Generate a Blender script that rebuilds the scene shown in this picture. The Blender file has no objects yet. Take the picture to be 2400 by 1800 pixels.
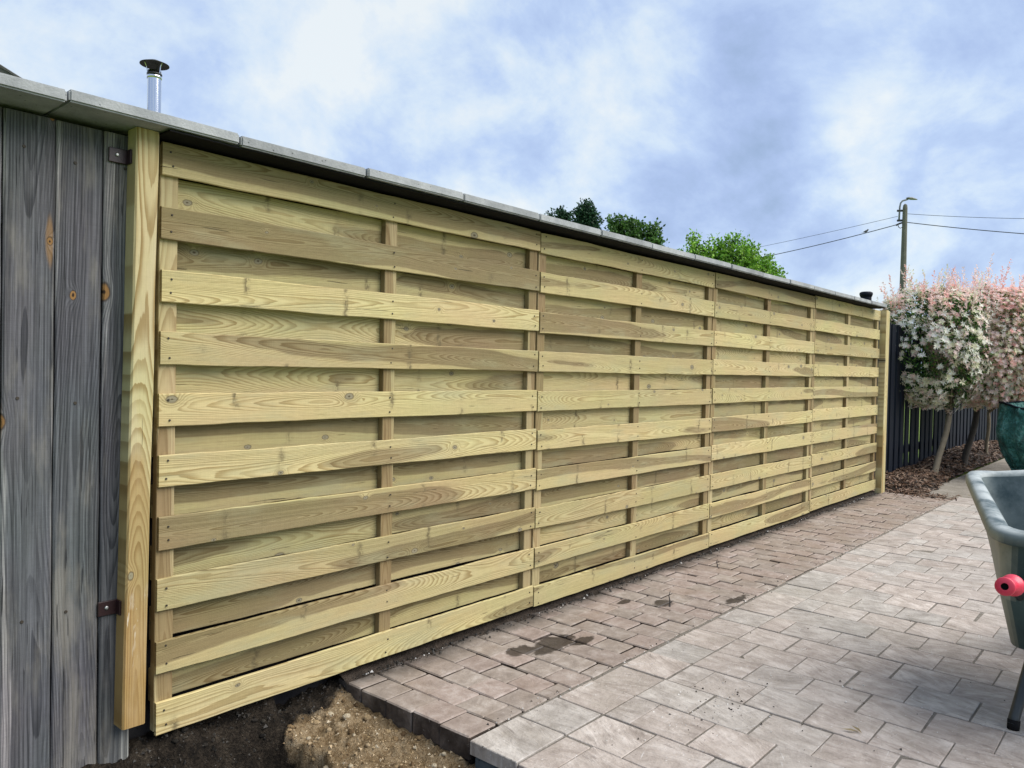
import bpy, bmesh, math, random
from math import radians as R_, sin, cos, pi
from mathutils import Vector, Matrix, noise as mnoise

scene = bpy.context.scene
C = scene.collection
random.seed(7)

# ------------------------------------------------------------------ camera
F_PX, YAW, PITCH, ROLL = 1802.06, 0.851133, -0.0191589, 0.0207543
CAM = Vector((-1.04563, -2.33358, 1.13731))
fw = Vector((sin(YAW) * cos(PITCH), cos(YAW) * cos(PITCH), sin(PITCH)))
r0 = Vector((cos(YAW), -sin(YAW), 0)); u0 = r0.cross(fw)
rt = r0 * cos(ROLL) + u0 * sin(ROLL); up = -r0 * sin(ROLL) + u0 * cos(ROLL)
cam = bpy.data.objects.new('camera', bpy.data.cameras.new('camera'))
C.objects.link(cam)
m = Matrix((rt, up, -fw)).transposed().to_4x4(); m.translation = CAM
cam.matrix_world = m
cam.data.sensor_fit = 'HORIZONTAL'; cam.data.sensor_width = 36
cam.data.lens = 36 * F_PX / 2400
cam.data.clip_start = 0.05; cam.data.clip_end = 3000
scene.camera = cam
def at(px, py, Z):                     # photo pixel and depth -> a point of the place
    return CAM + (rt * ((px - 1200) / F_PX) + up * ((900 - py) / F_PX) + fw) * Z

# ------------------------------------------------------------------ world
scene.render.engine = 'CYCLES'
SUN_DIR = Vector((0.33, -0.58, 0.745)).normalized()
w = bpy.data.worlds.new('World'); scene.world = w; w.use_nodes = True
vs = scene.view_settings
vs.view_transform = 'Standard'; vs.look = 'None'; vs.gamma = 1; vs.use_curve_mapping = False
vs.exposure = 0.6

class G:                               # small node-graph helper
    def __init__(s, nt): s.nt = nt; s.n = nt.nodes; s.l = nt.links
    def node(s, t, **k):
        n = s.n.new(t)
        for a, b in k.items(): setattr(n, a, b)
        return n
    def put(s, sock, v):
        if isinstance(v, bpy.types.NodeSocket): s.l.new(v, sock)
        elif v is not None:
            if sock.type == 'RGBA' and len(v) == 3: v = (*v, 1)
            sock.default_value = v
    def m(s, op, a, b=None, c=None):
        n = s.node('ShaderNodeMath', operation=op)
        s.put(n.inputs[0], a)
        if b is not None: s.put(n.inputs[1], b)
        if c is not None: s.put(n.inputs[2], c)
        return n.outputs[0]
    def vm(s, op, a, b=None):
        n = s.node('ShaderNodeVectorMath', operation=op)
        s.put(n.inputs[0], a)
        if b is not None: s.put(n.inputs[1], b)
        return n.outputs['Value'] if op in ('LENGTH', 'DOT_PRODUCT', 'DISTANCE') else n.outputs[0]
    def xyz(s, x, y, z):
        n = s.node('ShaderNodeCombineXYZ')
        for i, v in enumerate((x, y, z)): s.put(n.inputs[i], v)
        return n.outputs[0]
    def sep(s, v):
        n = s.node('ShaderNodeSeparateXYZ'); s.put(n.inputs[0], v); return n.outputs
    def noise(s, vec, scale=1, detail=4, rough=.5, dist=0, col=False):
        n = s.node('ShaderNodeTexNoise')
        s.put(n.inputs['Vector'], vec)
        n.inputs['Scale'].default_value = scale; n.inputs['Detail'].default_value = detail
        n.inputs['Roughness'].default_value = rough; n.inputs['Distortion'].default_value = dist
        return n.outputs['Color' if col else 'Fac']
    def mix(s, f, a, b, mode='MIX'):
        n = s.node('ShaderNodeMix', data_type='RGBA', blend_type=mode)
        s.put(n.inputs[0], f); s.put(n.inputs[6], a); s.put(n.inputs[7], b)
        return n.outputs[2]
    def ramp(s, f, stops, interp='LINEAR'):
        n = s.node('ShaderNodeValToRGB'); s.put(n.inputs[0], f)
        e = n.color_ramp; e.interpolation = interp
        while len(e.elements) < len(stops): e.elements.new(0.5)
        for k, (p, c) in enumerate(stops):
            e.elements[k].position = p
            e.elements[k].color = (*c, 1) if len(c) == 3 else c
        return n.outputs[0]
    def ss(s, x, lo, hi):
        n = s.node('ShaderNodeMapRange', interpolation_type='SMOOTHSTEP')
        s.put(n.inputs[0], x); s.put(n.inputs[1], lo); s.put(n.inputs[2], hi)
        return n.outputs[0]
    def attr(s, name, t='OBJECT', out='Fac'):
        n = s.node('ShaderNodeAttribute', attribute_name=name, attribute_type=t); return n.outputs[out]
    def bump(s, h, strength=.5, dist=.01, nrm=None):
        n = s.node('ShaderNodeBump'); s.put(n.inputs['Height'], h)
        n.inputs['Strength'].default_value = strength; n.inputs['Distance'].default_value = dist
        if nrm is not None: s.put(n.inputs['Normal'], nrm)
        return n.outputs[0]

g = G(w.node_tree)
for n in list(g.n): g.n.remove(n)
sky = g.node('ShaderNodeTexSky', sky_type='NISHITA')
sky.sun_disc = False
sky.sun_elevation = math.asin(SUN_DIR.z); sky.sun_rotation = math.atan2(SUN_DIR.x, SUN_DIR.y)
sky.air_density = 1.0; sky.dust_density = 1.0
tc = g.node('ShaderNodeTexCoord')
d = g.vm('NORMALIZE', tc.outputs['Generated'])
dx, dy, dz = g.sep(d)
den = g.m('ADD', g.m('ABSOLUTE', dz), .62)
p = g.xyz(g.m('DIVIDE', dx, den), g.m('DIVIDE', dy, den), 0.0)
p = g.vm('ADD', p, (-3.2, 4.1, 9.0))
big = g.noise(p, 2.1, 8, .58, .25)
mid = g.noise(g.vm('ADD', p, (7.1, 3.3, 2.0)), 5.0, 9, .62, .2)
den2 = g.m('ADD', g.m('MULTIPLY', big, .58), g.m('MULTIPLY', mid, .42))
warp = g.vm('ADD', d, g.vm('MULTIPLY', g.vm('SUBTRACT', g.noise(d, 5.5, 4, .55, 0, True), (.5, .5, .5)), (.24, .24, .24)))
def mass(px, py, rad, amp):            # one cloud bank (or gap) of this sky, in its direction
    global den2
    q = (at(px, py, 1) - CAM).normalized()
    e = g.m('DIVIDE', g.vm('DISTANCE', warp, tuple(q)), rad)
    den2 = g.m('ADD', den2, g.m('MULTIPLY', g.m('POWER', 2.718, g.m('MULTIPLY', g.m('MULTIPLY', e, e), -1.)), amp))
for a_ in ((60, 60, .14, .06), (720, 90, .15, .075), (1060, 110, .15, .06), (1400, 250, .08, .06), (980, 330, .13, -.06), (1250, 320, .10, -.045), (350, 60, .12, -.06),
           (1730, 280, .15, -.08), (1900, 60, .16, -.03), (2350, 230, .16, -.06), (2000, 220, .06, .07), (2110, 310, .06, .05), (1680, 400, .09, .05), (2060, 400, .10, -.02), (2250, 470, .14, .05), (1750, 560, .2, .0), (2200, 560, .2, -.02)): mass(*a_)
den2 = g.m('ADD', .522, g.m('MULTIPLY', g.m('SUBTRACT', den2, .5), 1.45))
cloud = g.ramp(den2, [(.31, (2.25, 3.05, 4.5)), (.42, (2.95, 3.8, 5.75)), (.50, (3.65, 4.6, 6.4)),
                      (.575, (4.75, 5.6, 6.6)), (.66, (5.95, 6.35, 6.55))])
nish = g.mix(1.0, sky.outputs[0], (1.0, 1.0, 1.0, 1), 'MULTIPLY')
colr = g.mix(.88, nish, cloud)
bg = g.node('ShaderNodeBackground'); g.put(bg.inputs[0], colr); bg.inputs[1].default_value = 0.1
out = g.node('ShaderNodeOutputWorld'); g.l.new(bg.outputs[0], out.inputs[0])

sun = bpy.data.objects.new('sun', bpy.data.lights.new('sun', 'SUN'))
C.objects.link(sun)
sun.data.energy = 3.4; sun.data.angle = R_(58); sun.data.color = (1, .95, .87)
sun.rotation_euler = SUN_DIR.to_track_quat('Z', 'Y').to_euler()

# ------------------------------------------------------------------ materials
def mat(name):
    M = bpy.data.materials.new(name); M.use_nodes = True
    G_ = G(M.node_tree); b = M.node_tree.nodes['Principled BSDF']
    return M, G_, b
def plain(name, col, rough=.6, metal=0, spec=.5, vary=.15, scale=8, bump=0):
    M, g, b = mat(name)
    tc = g.node('ShaderNodeTexCoord')
    n = g.noise(tc.outputs['Object'], scale, 5, .6)
    c = g.mix(n, tuple(x * (1 - vary) for x in col), tuple(min(1, x * (1 + vary)) for x in col))
    g.put(b.inputs['Base Color'], c)
    b.inputs['Roughness'].default_value = rough; b.inputs['Metallic'].default_value = metal
    b.inputs['Specular IOR Level'].default_value = spec
    if bump: g.put(b.inputs['Normal'], g.bump(g.noise(tc.outputs['Object'], scale * 6, 4, .6), bump, .01))
    return M

def wood(name, sap, heart, late, knot_c, knot_r, fine=.25, rough=.75, freq=210., heart_w=1.0, late_amt=.6,
         blotch=None, blotch_amt=0., knot_gate=.45, bump=.35, streak=0., knot_r0=.030, whorl=0., flame=None, crack=.715, base_stain=False):
    """Plain-sawn timber: growth rings of a wandering pith cut by the board; length along local X, width along Z."""
    M, g, b = mat(name)
    tc = g.node('ShaderNodeTexCoord')
    x, y, z = g.sep(tc.outputs['Object'])
    seed = g.attr('seed'); tone = g.attr('tone')
    s = g.m('MULTIPLY', seed, 13.7)
    xs = g.m('ADD', x, s)
    # knots
    kv = g.node('ShaderNodeTexVoronoi', voronoi_dimensions='2D', feature='F1')
    kx = g.m('MULTIPLY', xs, 3.4); kz = g.m('ADD', g.m('MULTIPLY', z, 5.5), g.m('MULTIPLY', seed, 5.3))
    wob = g.noise(g.xyz(xs, z, s), 30, 2, .5)
    g.put(kv.inputs['Vector'], g.xyz(kx, kz, 0)); kv.inputs['Scale'].default_value = 1
    kd0 = kv.outputs['Distance']
    kr, kg, kb = g.sep(kv.outputs['Color'])
    keep = g.m('GREATER_THAN', kr, knot_gate)
    kd = g.m('ADD', g.m('SUBTRACT', kd0, 0.0), g.m('MULTIPLY', g.m('SUBTRACT', wob, .5), .05))
    krad = g.m('ADD', g.m('MULTIPLY', g.m('MULTIPLY', kg, kg), .066), knot_r0)
    kpull = g.m('MULTIPLY', keep, g.m('POWER', 2.718, g.m('MULTIPLY', g.m('POWER', g.m('DIVIDE', kd0, g.m('MULTIPLY', krad, 1.75)), 2.0), -1.0)))
    kn = g.m('MULTIPLY', keep, g.ss(kd, g.m('MULTIPLY', krad, 1.05), g.m('MULTIPLY', krad, .75)))
    kcore = g.m('MULTIPLY', keep, g.ss(kd, g.m('MULTIPLY', krad, .84), g.m('MULTIPLY', krad, .62)))
    # rings
    v0 = g.m('MULTIPLY', g.m('SUBTRACT', g.noise(g.xyz(g.m('MULTIPLY', xs, .5), 0, s), 1, 1, .4), .5), .27)
    d0 = g.m('ABSOLUTE', g.m('MULTIPLY', g.m('SUBTRACT', g.noise(g.xyz(g.m('MULTIPLY', xs, .42), 4, s), 1, 2, .45), .40), .34))
    fibre = g.noise(g.xyz(g.m('MULTIPLY', xs, 3.0), g.m('MULTIPLY', z, 26.), s), 1, 3, .5)
    zz = g.m('SUBTRACT', z, v0)
    rr = g.m('SQRT', g.m('ADD', g.m('MULTIPLY', zz, zz), g.m('MULTIPLY', d0, d0)))
    rr = g.m('ADD', rr, g.m('MULTIPLY', g.m('SUBTRACT', fibre, .5), .009))
    rr = g.m('ADD', rr, g.m('MULTIPLY', kpull, .016))
    ringv = g.m('MULTIPLY', rr, freq)
    fr = g.m('FRACT', ringv)
    lw = g.m('MULTIPLY', g.ss(fr, .25, .88), g.ss(fr, 1.0, .93))
    ringid = g.m('FLOOR', ringv)
    wn = g.node('ShaderNodeTexWhiteNoise', noise_dimensions='2D'); g.put(wn.inputs['Vector'], g.xyz(ringid, s, 0))
    lw = g.m('MULTIPLY', lw, g.m('ADD', .45, g.m('MULTIPLY', wn.outputs['Value'], .55)))
    rh = g.m('ADD', .0, g.m('MULTIPLY', tone, .095 * heart_w))
    rhn = g.m('ADD', rh, g.m('MULTIPLY', g.m('SUBTRACT', g.noise(g.xyz(g.m('MULTIPLY', xs, 2.2), g.m('MULTIPLY', z, 7.), s), 1, 3, .55), .5), .035))
    hm = g.ss(rr, g.m('ADD', rhn, .0035), g.m('SUBTRACT', rhn, .0035))
    base = g.mix(hm, sap, heart)
    col = g.mix(g.m('MULTIPLY', lw, late_amt), base, g.mix(1.0, base, late, 'MULTIPLY'))
    # fine fibre streaks and planer/saw texture
    f1 = g.noise(g.xyz(g.m('MULTIPLY', xs, 7.), g.m('MULTIPLY', y, 60.), g.m('ADD', g.m('MULTIPLY', z, 260.), s)), 1, 4, .62)
    f3 = g.noise(g.xyz(g.m('MULTIPLY', xs, 330.), 0, g.m('ADD', g.m('MULTIPLY', z, 6.), s)), 1, 2, .5)
    f2 = g.noise(g.xyz(g.m('MULTIPLY', xs, 40.), g.m('MULTIPLY', y, 40.), g.m('ADD', g.m('MULTIPLY', z, 90.), s)), 1, 3, .6)
    fl = g.m('ADD', g.m('ADD', g.m('MULTIPLY', f1, .55), g.m('MULTIPLY', f2, .27)), g.m('MULTIPLY', f3, .18))
    k = g.m('ADD', 1 - fine, g.m('MULTIPLY', fl, fine * 2))
    col = g.mix(1.0, col, g.xyz(k, k, k), 'MULTIPLY')
    if streak:
        sk = g.noise(g.xyz(g.m('MULTIPLY', xs, 1.3), g.m('MULTIPLY', y, 30.), g.m('ADD', g.m('MULTIPLY', z, 170.), s)), 1, 6, .75)
        sv_ = g.m('ADD', 1 - streak, g.m('MULTIPLY', g.ss(sk, .28, .72), streak * 2)); col = g.mix(1.0, col, g.xyz(sv_, sv_, sv_), 'MULTIPLY')
    # per-board tint and slow colour drift
    dr = g.noise(g.xyz(g.m('MULTIPLY', xs, 1.7), g.m('MULTIPLY', z, 4.), g.m('ADD', s, 9.)), 1, 3, .55, 0, True)
    col = g.mix(.42, col, g.mix(1.0, col, g.mix(.5, dr, (.95, .95, .95)), 'MULTIPLY'))
    wn2 = g.node('ShaderNodeTexWhiteNoise', noise_dimensions='1D'); g.put(wn2.inputs['W'], s)
    t3 = g.m('ADD', .84, g.m('MULTIPLY', wn2.outputs['Value'], .28))
    col = g.mix(1.0, col, g.xyz(t3, t3, g.m('MULTIPLY', t3, .98)), 'MULTIPLY')
    if blotch is not None:
        bl = g.noise(g.xyz(g.m('MULTIPLY', xs, 2.6), g.m('MULTIPLY', z, 11.), g.m('ADD', s, 3.)), 1, 5, .6)
        col = g.mix(g.m('MULTIPLY', g.ss(bl, .5, .72), blotch_amt), col, blotch)
    if whorl:
        v1 = g.node('ShaderNodeTexVoronoi', voronoi_dimensions='1D', feature='F1'); g.put(v1.inputs['W'], g.m('ADD', g.m('MULTIPLY', xs, 2.1), g.m('MULTIPLY', seed, 7.7))); v1.inputs['Scale'].default_value = 1
        w0, w1, w2 = g.sep(v1.outputs['Color'])
        wz = g.noise(g.xyz(0, g.m('MULTIPLY', z, 22.), g.m('ADD', s, g.m('MULTIPLY', w1, 40.))), 1, 3, .6)
        wx = g.m('MULTIPLY', g.m('SUBTRACT', g.m('DIVIDE', g.m('SUBTRACT', g.m('ADD', g.m('MULTIPLY', xs, 2.1), g.m('MULTIPLY', seed, 7.7)), v1.outputs['W']), 2.1), g.m('MULTIPLY', g.m('SUBTRACT', wz, .5), .05)), 1.0)
        wb = g.m('POWER', 2.718, g.m('MULTIPLY', g.m('POWER', g.m('DIVIDE', g.m('ABSOLUTE', wx), g.m('ADD', .004, g.m('MULTIPLY', wz, .014))), 2.0), -1.0))
        wb = g.m('MULTIPLY', wb, g.m('MULTIPLY', g.ss(g.noise(g.xyz(g.m('MULTIPLY', xs, 60.), g.m('MULTIPLY', z, 45.), s), 1, 3, .6), .36, .58), g.m('GREATER_THAN', w0, .35)))
        wb = g.m('MULTIPLY', wb, g.ss(g.noise(g.xyz(0, g.m('MULTIPLY', z, 14.), g.m('ADD', s, g.m('MULTIPLY', w2, 90.))), 1, 1, .5), .40, .60))
        col = g.mix(g.m('MULTIPLY', wb, whorl), col, tuple(c * .42 for c in heart))
    # long dark checks
    ck = g.noise(g.xyz(g.m('MULTIPLY', xs, 4.5), g.m('MULTIPLY', z, 130.), g.m('ADD', s, 21.)), 1, 2, .5)
    ckm = g.ss(ck, crack, crack + .035)
    col = g.mix(g.m('MULTIPLY', ckm, .75), col, tuple(c * .22 for c in heart))
    col = g.mix(g.m('MULTIPLY', kpull, .35), col, heart)
    if flame:
        px_, py_, pz_ = g.sep(kv.outputs['Position'])
        ex = g.m('DIVIDE', g.m('SUBTRACT', kx, px_), .26); ez = g.m('DIVIDE', g.m('ADD', g.m('SUBTRACT', kz, py_), g.m('MULTIPLY', g.m('SUBTRACT', fibre, .5), .11)), .058)
        fm = g.m('POWER', 2.718, g.m('MULTIPLY', g.m('ADD', g.m('MULTIPLY', ex, ex), g.m('MULTIPLY', ez, ez)), -1.))
        col = g.mix(g.m('MULTIPLY', g.m('MULTIPLY', g.ss(fm, .25, .7), g.m('MULTIPLY', keep, g.m('GREATER_THAN', kb, .62))), .6), col, flame)
    if base_stain:
        bn = g.noise(g.xyz(g.m('MULTIPLY', x, 4.), g.m('MULTIPLY', z, 22.), 2.), 1, 4, .6)
        low = g.ss(g.m('ADD', x, g.m('MULTIPLY', bn, .30)), .62, .38)
        col = g.mix(g.m('MULTIPLY', low, .5), col, g.mix(1.0, col, (1.0, .74, .46), 'MULTIPLY'))
        wh_ = g.noise(g.xyz(g.m('MULTIPLY', x, 9.), g.m('MULTIPLY', z, 55.), 5.), 1, 4, .65, .6)
        col = g.mix(g.m('MULTIPLY', g.m('MULTIPLY', g.ss(wh_, .55, .68), g.m('MULTIPLY', g.ss(x, .14, .24), g.ss(x, .44, .32))), .8), col, (.66, .62, .52))
    col = g.mix(g.m('MULTIPLY', kn, .8), col, knot_r)
    col = g.mix(g.m('MULTIPLY', kcore, .9), col, g.mix(g.ss(g.m('DIVIDE', kd, krad), .12, .30), knot_r, knot_c))
    g.put(b.inputs['Base Color'], col)
    b.inputs['Roughness'].default_value = rough; b.inputs['Specular IOR Level'].default_value = .25
    h = g.m('SUBTRACT', g.m('ADD', g.m('MULTIPLY', fl, .6), g.m('MULTIPLY', lw, .25)), g.m('ADD', g.m('MULTIPLY', kn, .2), g.m('MULTIPLY', ckm, .8)))
    g.put(b.inputs['Normal'], g.bump(h, bump, .004))
    return M

PINE = wood('pressure_treated_pine', (.535, .45, .232), (.30, .238, .122), (.46, .36, .23), (.25, .22, .145), (.085, .065, .038),
            fine=.40, freq=300., blotch=(.33, .32, .19), blotch_amt=.45, late_amt=.72, knot_gate=.42, knot_r0=.026, bump=.6, whorl=.85)
PINE_STUD = wood('treated_pine_studs', (.42, .345, .19), (.27, .20, .10), (.48, .38, .26), (.2, .16, .09), (.07, .05, .03),
                 fine=.28, freq=160., knot_gate=.8)
POST_M = wood('treated_pine_post', (.52, .44, .235), (.40, .29, .13), (.46, .34, .18), (.28, .25, .16), (.05, .035, .02),
              fine=.25, freq=190., late_amt=.85, knot_gate=.7, blotch=(.50, .44, .30), blotch_amt=.4, base_stain=True)
POST_E = wood('treated_pine_end_post', (.52, .44, .235), (.40, .29, .13), (.46, .34, .18), (.28, .25, .16), (.05, .035, .02),
              fine=.25, freq=190., late_amt=.85, knot_gate=.7, blotch=(.50, .44, .30), blotch_amt=.4)
GREY = wood('weathered_grey_wood', (.285, .280, .286), (.112, .114, .126), (.30, .31, .34), (.26, .14, .05), (.030, .017, .010),
            fine=.6, freq=150., late_amt=.8, streak=.62, knot_r0=.045, blotch=(.25, .23, .195), blotch_amt=.5, knot_gate=.45, rough=.85, bump=.8, flame=(.27, .15, .055), crack=.675)

def concrete_mat(name, c0, c1, scale=9, pits=True, rough=.9):
    M, g, b = mat(name)
    tc = g.node('ShaderNodeTexCoord'); oi = g.node('ShaderNodeObjectInfo')
    v = g.vm('ADD', tc.outputs['Object'], g.xyz(g.m('MULTIPLY', oi.outputs['Random'], 31.), 0, 0))
    n = g.noise(v, scale, 6, .65, .4)
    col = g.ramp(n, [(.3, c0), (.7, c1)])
    fine = g.noise(v, 160, 3, .6)
    k = g.m('ADD', .8, g.m('MULTIPLY', fine, .4)); col = g.mix(1.0, col, g.xyz(k, k, k), 'MULTIPLY')
    vo = g.node('ShaderNodeTexVoronoi'); g.put(vo.inputs['Vector'], v); vo.inputs['Scale'].default_value = 38
    pit = g.ss(vo.outputs['Distance'], .13, .07)
    if pits: col = g.mix(g.m('MULTIPLY', pit, .7), col, tuple(x * .25 for x in c0))
    tr = g.m('ADD', .88, g.m('MULTIPLY', oi.outputs['Random'], .24)); col = g.mix(1.0, col, g.xyz(tr, tr, tr), 'MULTIPLY')
    g.put(b.inputs['Base Color'], col); b.inputs['Roughness'].default_value = rough
    b.inputs['Specular IOR Level'].default_value = .25
    g.put(b.inputs['Normal'], g.bump(g.m('SUBTRACT', fine, g.m('MULTIPLY', pit, 1.0)), .4, .004))
    return M
COPING = concrete_mat('coping_concrete', (.22, .23, .24), (.36, .37, .38))
CURB = concrete_mat('curb_concrete', (.05, .07, .085), (.12, .145, .16), 14)
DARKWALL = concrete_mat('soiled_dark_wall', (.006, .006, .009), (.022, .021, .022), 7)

def slab_mat():
    M, g, b = mat('riven_paving_slab')
    tc = g.node('ShaderNodeTexCoord'); oi = g.node('ShaderNodeObjectInfo'); geo = g.node('ShaderNodeNewGeometry')
    P = geo.outputs['Position']; rnd = oi.outputs['Random']
    a = g.m('MULTIPLY', rnd, 6.28)
    rot = g.node('ShaderNodeVectorRotate', rotation_type='Z_AXIS'); g.put(rot.inputs['Vector'], P); g.put(rot.inputs['Angle'], g.m('MULTIPLY', g.m('SUBTRACT', rnd, .5), 1.2))
    V = g.vm('ADD', rot.outputs[0], g.xyz(g.m('MULTIPLY', rnd, 37.), g.m('MULTIPLY', rnd, 11.), 0))
    x, y, z = g.sep(V)
    st = g.noise(g.xyz(g.m('MULTIPLY', x, 26.), g.m('MULTIPLY', y, 7.), 0), 1, 6, .65, .8)
    n = g.noise(V, 11, 5, .6, .5)
    f = g.m('ADD', g.m('MULTIPLY', st, .5), g.m('MULTIPLY', n, .5))
    grey = g.ramp(f, [(.33, (.225, .203, .182)), (.5, (.365, .335, .306)), (.66, (.52, .487, .45))])
    pink = g.ramp(f, [(.33, (.235, .194, .168)), (.5, (.375, .322, .286)), (.66, (.52, .465, .425))])
    wn = g.node('ShaderNodeTexWhiteNoise', noise_dimensions='1D'); g.put(wn.inputs['W'], g.m('MULTIPLY', rnd, 91.7))
    big = g.noise(P, 1.1, 3, .5)
    pk = g.ss(g.m('ADD', g.m('MULTIPLY', wn.outputs['Value'], .6), g.m('MULTIPLY', big, .8)), .35, .85)
    col = g.mix(pk, grey, pink)
    t = g.m('ADD', .90, g.m('MULTIPLY', rnd, .18)); col = g.mix(1.0, col, g.xyz(t, t, t), 'MULTIPLY')
    # scuffs, chalky scratches and dark specks
    sc = g.noise(g.xyz(g.m('MULTIPLY', x, 5.), g.m('MULTIPLY', y, 60.), 3.), 1, 3, .5, 1.5)
    col = g.mix(g.m('MULTIPLY', g.ss(sc, .66, .78), .6), col, (.62, .61, .60))
    dsc = g.noise(g.xyz(g.m('MULTIPLY', x, 40.), g.m('MULTIPLY', y, 10.), 8.), 1, 4, .6, 1.0)
    col = g.mix(g.m('MULTIPLY', g.ss(dsc, .58, .74), .5), col, (.14, .115, .10))
    vo = g.node('ShaderNodeTexVoronoi'); g.put(vo.inputs['Vector'], P); vo.inputs['Scale'].default_value = 55
    vr, vg, vb = g.sep(vo.outputs['Color'])
    sp = g.m('MULTIPLY', g.ss(vo.outputs['Distance'], .2, .1), g.m('GREATER_THAN', vr, .86))
    col = g.mix(g.m('MULTIPLY', sp, .6), col, (.62, .6, .58))
    sp2 = g.m('MULTIPLY', g.ss(vo.outputs['Distance'], .16, .08), g.m('LESS_THAN', vr, .10))
    col = g.mix(g.m('MULTIPLY', sp2, .75), col, (.06, .05, .045))
    dl = g.noise(P, 4.5, 7, .68); col = g.mix(g.m('MULTIPLY', g.ss(dl, .50, .74), .5), col, (.27, .235, .195))
    mo = g.noise(P, .9, 4, .55)
    col = g.mix(g.m('MULTIPLY', g.ss(mo, .5, .75), .3), col, (.26, .24, .19))
    g.put(b.inputs['Base Color'], col); b.inputs['Roughness'].default_value = .82; b.inputs['Specular IOR Level'].default_value = .3
    hh = g.m('ADD', g.m('MULTIPLY', st, .7), g.m('MULTIPLY', g.noise(V, 70, 4, .6), .4))
    g.put(b.inputs['Normal'], g.bump(hh, .75, .014))
    return M
SLAB = slab_mat()

def brick_mat():
    M, g, b = mat('old_clay_paver')
    oi = g.node('ShaderNodeObjectInfo'); geo = g.node('ShaderNodeNewGeometry')
    P = geo.outputs['Position']; rnd = oi.outputs['Random']
    V = g.vm('ADD', P, g.xyz(g.m('MULTIPLY', rnd, 17.), g.m('MULTIPLY', rnd, 29.), 0))
    n = g.noise(V, 16, 6, .68, .3)
    red = g.ramp(n, [(.3, (.17, .13, .112)), (.52, (.29, .238, .214)), (.72, (.41, .365, .34))])
    gry = g.ramp(n, [(.3, (.145, .125, .108)), (.52, (.265, .232, .205)), (.72, (.41, .375, .345))])
    wn = g.node('ShaderNodeTexWhiteNoise', noise_dimensions='1D'); g.put(wn.inputs['W'], g.m('MULTIPLY', rnd, 57.3))
    col = g.mix(g.ss(wn.outputs['Value'], .25, .8), gry, red)
    t = g.m('ADD', .92, g.m('MULTIPLY', rnd, .24)); col = g.mix(1.0, col, g.xyz(t, t, t), 'MULTIPLY')
    px, py, pz = g.sep(P)
    # trodden-in brown soil, thicker towards the far end and both edges
    du = g.noise(P, 3.2, 6, .62)
    near = g.m('ADD', du, g.m('MULTIPLY', g.ss(px, 1.2, 6.), .16))
    col = g.mix(.28, col, (.27, .205, .165)); col = g.mix(g.m('MULTIPLY', g.ss(near, .48, .80), .55), col, (.22, .165, .12))
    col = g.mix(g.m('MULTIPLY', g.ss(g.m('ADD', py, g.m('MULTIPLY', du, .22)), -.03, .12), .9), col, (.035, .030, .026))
    nx_, ny_, nz_ = g.sep(geo.outputs['True Normal'])
    col = g.mix(g.m('MULTIPLY', g.ss(nz_, .5, .2), g.ss(du, .25, .6)), col, (.030, .021, .016))   # clay still clinging to the dug-out sides
    ch = g.noise(V, 60, 4, .7)
    col = g.mix(g.m('MULTIPLY', g.ss(ch, .62, .74), .45), col, (.45, .42, .39))
    # the wet, dark spills
    wt = g.noise(P, 9, 4, .6, .6)
    def blob(cx, cy, rx, ry):
        q = g.m('SQRT', g.m('ADD', g.m('POWER', g.m('DIVIDE', g.m('SUBTRACT', px, cx), rx), 2.), g.m('POWER', g.m('DIVIDE', g.m('SUBTRACT', py, cy), ry), 2.)))
        return g.ss(g.m('ADD', q, g.m('MULTIPLY', g.m('SUBTRACT', wt, .5), 2.4)), 1.16, .88)
    wet = blob(1.56, -.315, .13, .060)
    for a in ((1.40, -.270, .07, .05), (1.66, -.385, .07, .03), (2.41, -.36, .06, .045), (2.30, -.20, .05, .02), (2.74, -.60, .10, .035)):
        wet = g.m('MAXIMUM', wet, blob(*a))
    col = g.mix(g.m('MULTIPLY', wet, .88), col, g.mix(1.0, col, (.10, .085, .075), 'MULTIPLY'))
    g.put(b.inputs['Base Color'], col)
    g.put(b.inputs['Roughness'], g.m('SUBTRACT', .9, g.m('MULTIPLY', wet, .35))); b.inputs['Specular IOR Level'].default_value = .3
    g.put(b.inputs['Normal'], g.bump(g.m('ADD', n, g.m('MULTIPLY', ch, .5)), .55, .008))
    return M
BRICK = brick_mat()

def soil_mat(name, c0, c1, c2, scale=14, b0=.8):
    M, g, b = mat(name)
    geo = g.node('ShaderNodeNewGeometry'); P = geo.outputs['Position']
    n = g.noise(P, scale, 8, .7, .3); f = g.noise(P, scale * 7, 5, .7)
    col = g.ramp(g.m('ADD', g.m('MULTIPLY', n, .6), g.m('MULTIPLY', f, .4)), [(.33, c0), (.5, c1), (.68, c2)])
    g.put(b.inputs['Base Color'], col); b.inputs['Roughness'].default_value = .95; b.inputs['Specular IOR Level'].default_value = .15
    g.put(b.inputs['Normal'], g.bump(g.m('ADD', n, f), b0, .02))
    return M
JOINT_D = soil_mat('dark_joint_soil', (.012, .010, .008), (.035, .027, .021), (.09, .07, .055), 20)
JOINT_S = soil_mat('sandy_joint', (.15, .13, .105), (.235, .21, .18), (.36, .33, .29), 20)
GRASS = soil_mat('lawn_grass', (.10, .17, .03), (.20, .29, .06), (.32, .40, .11), 20)
OLDCON = soil_mat('old_concrete_path', (.15, .13, .105), (.225, .20, .165), (.32, .29, .25), 6, .3)
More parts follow.
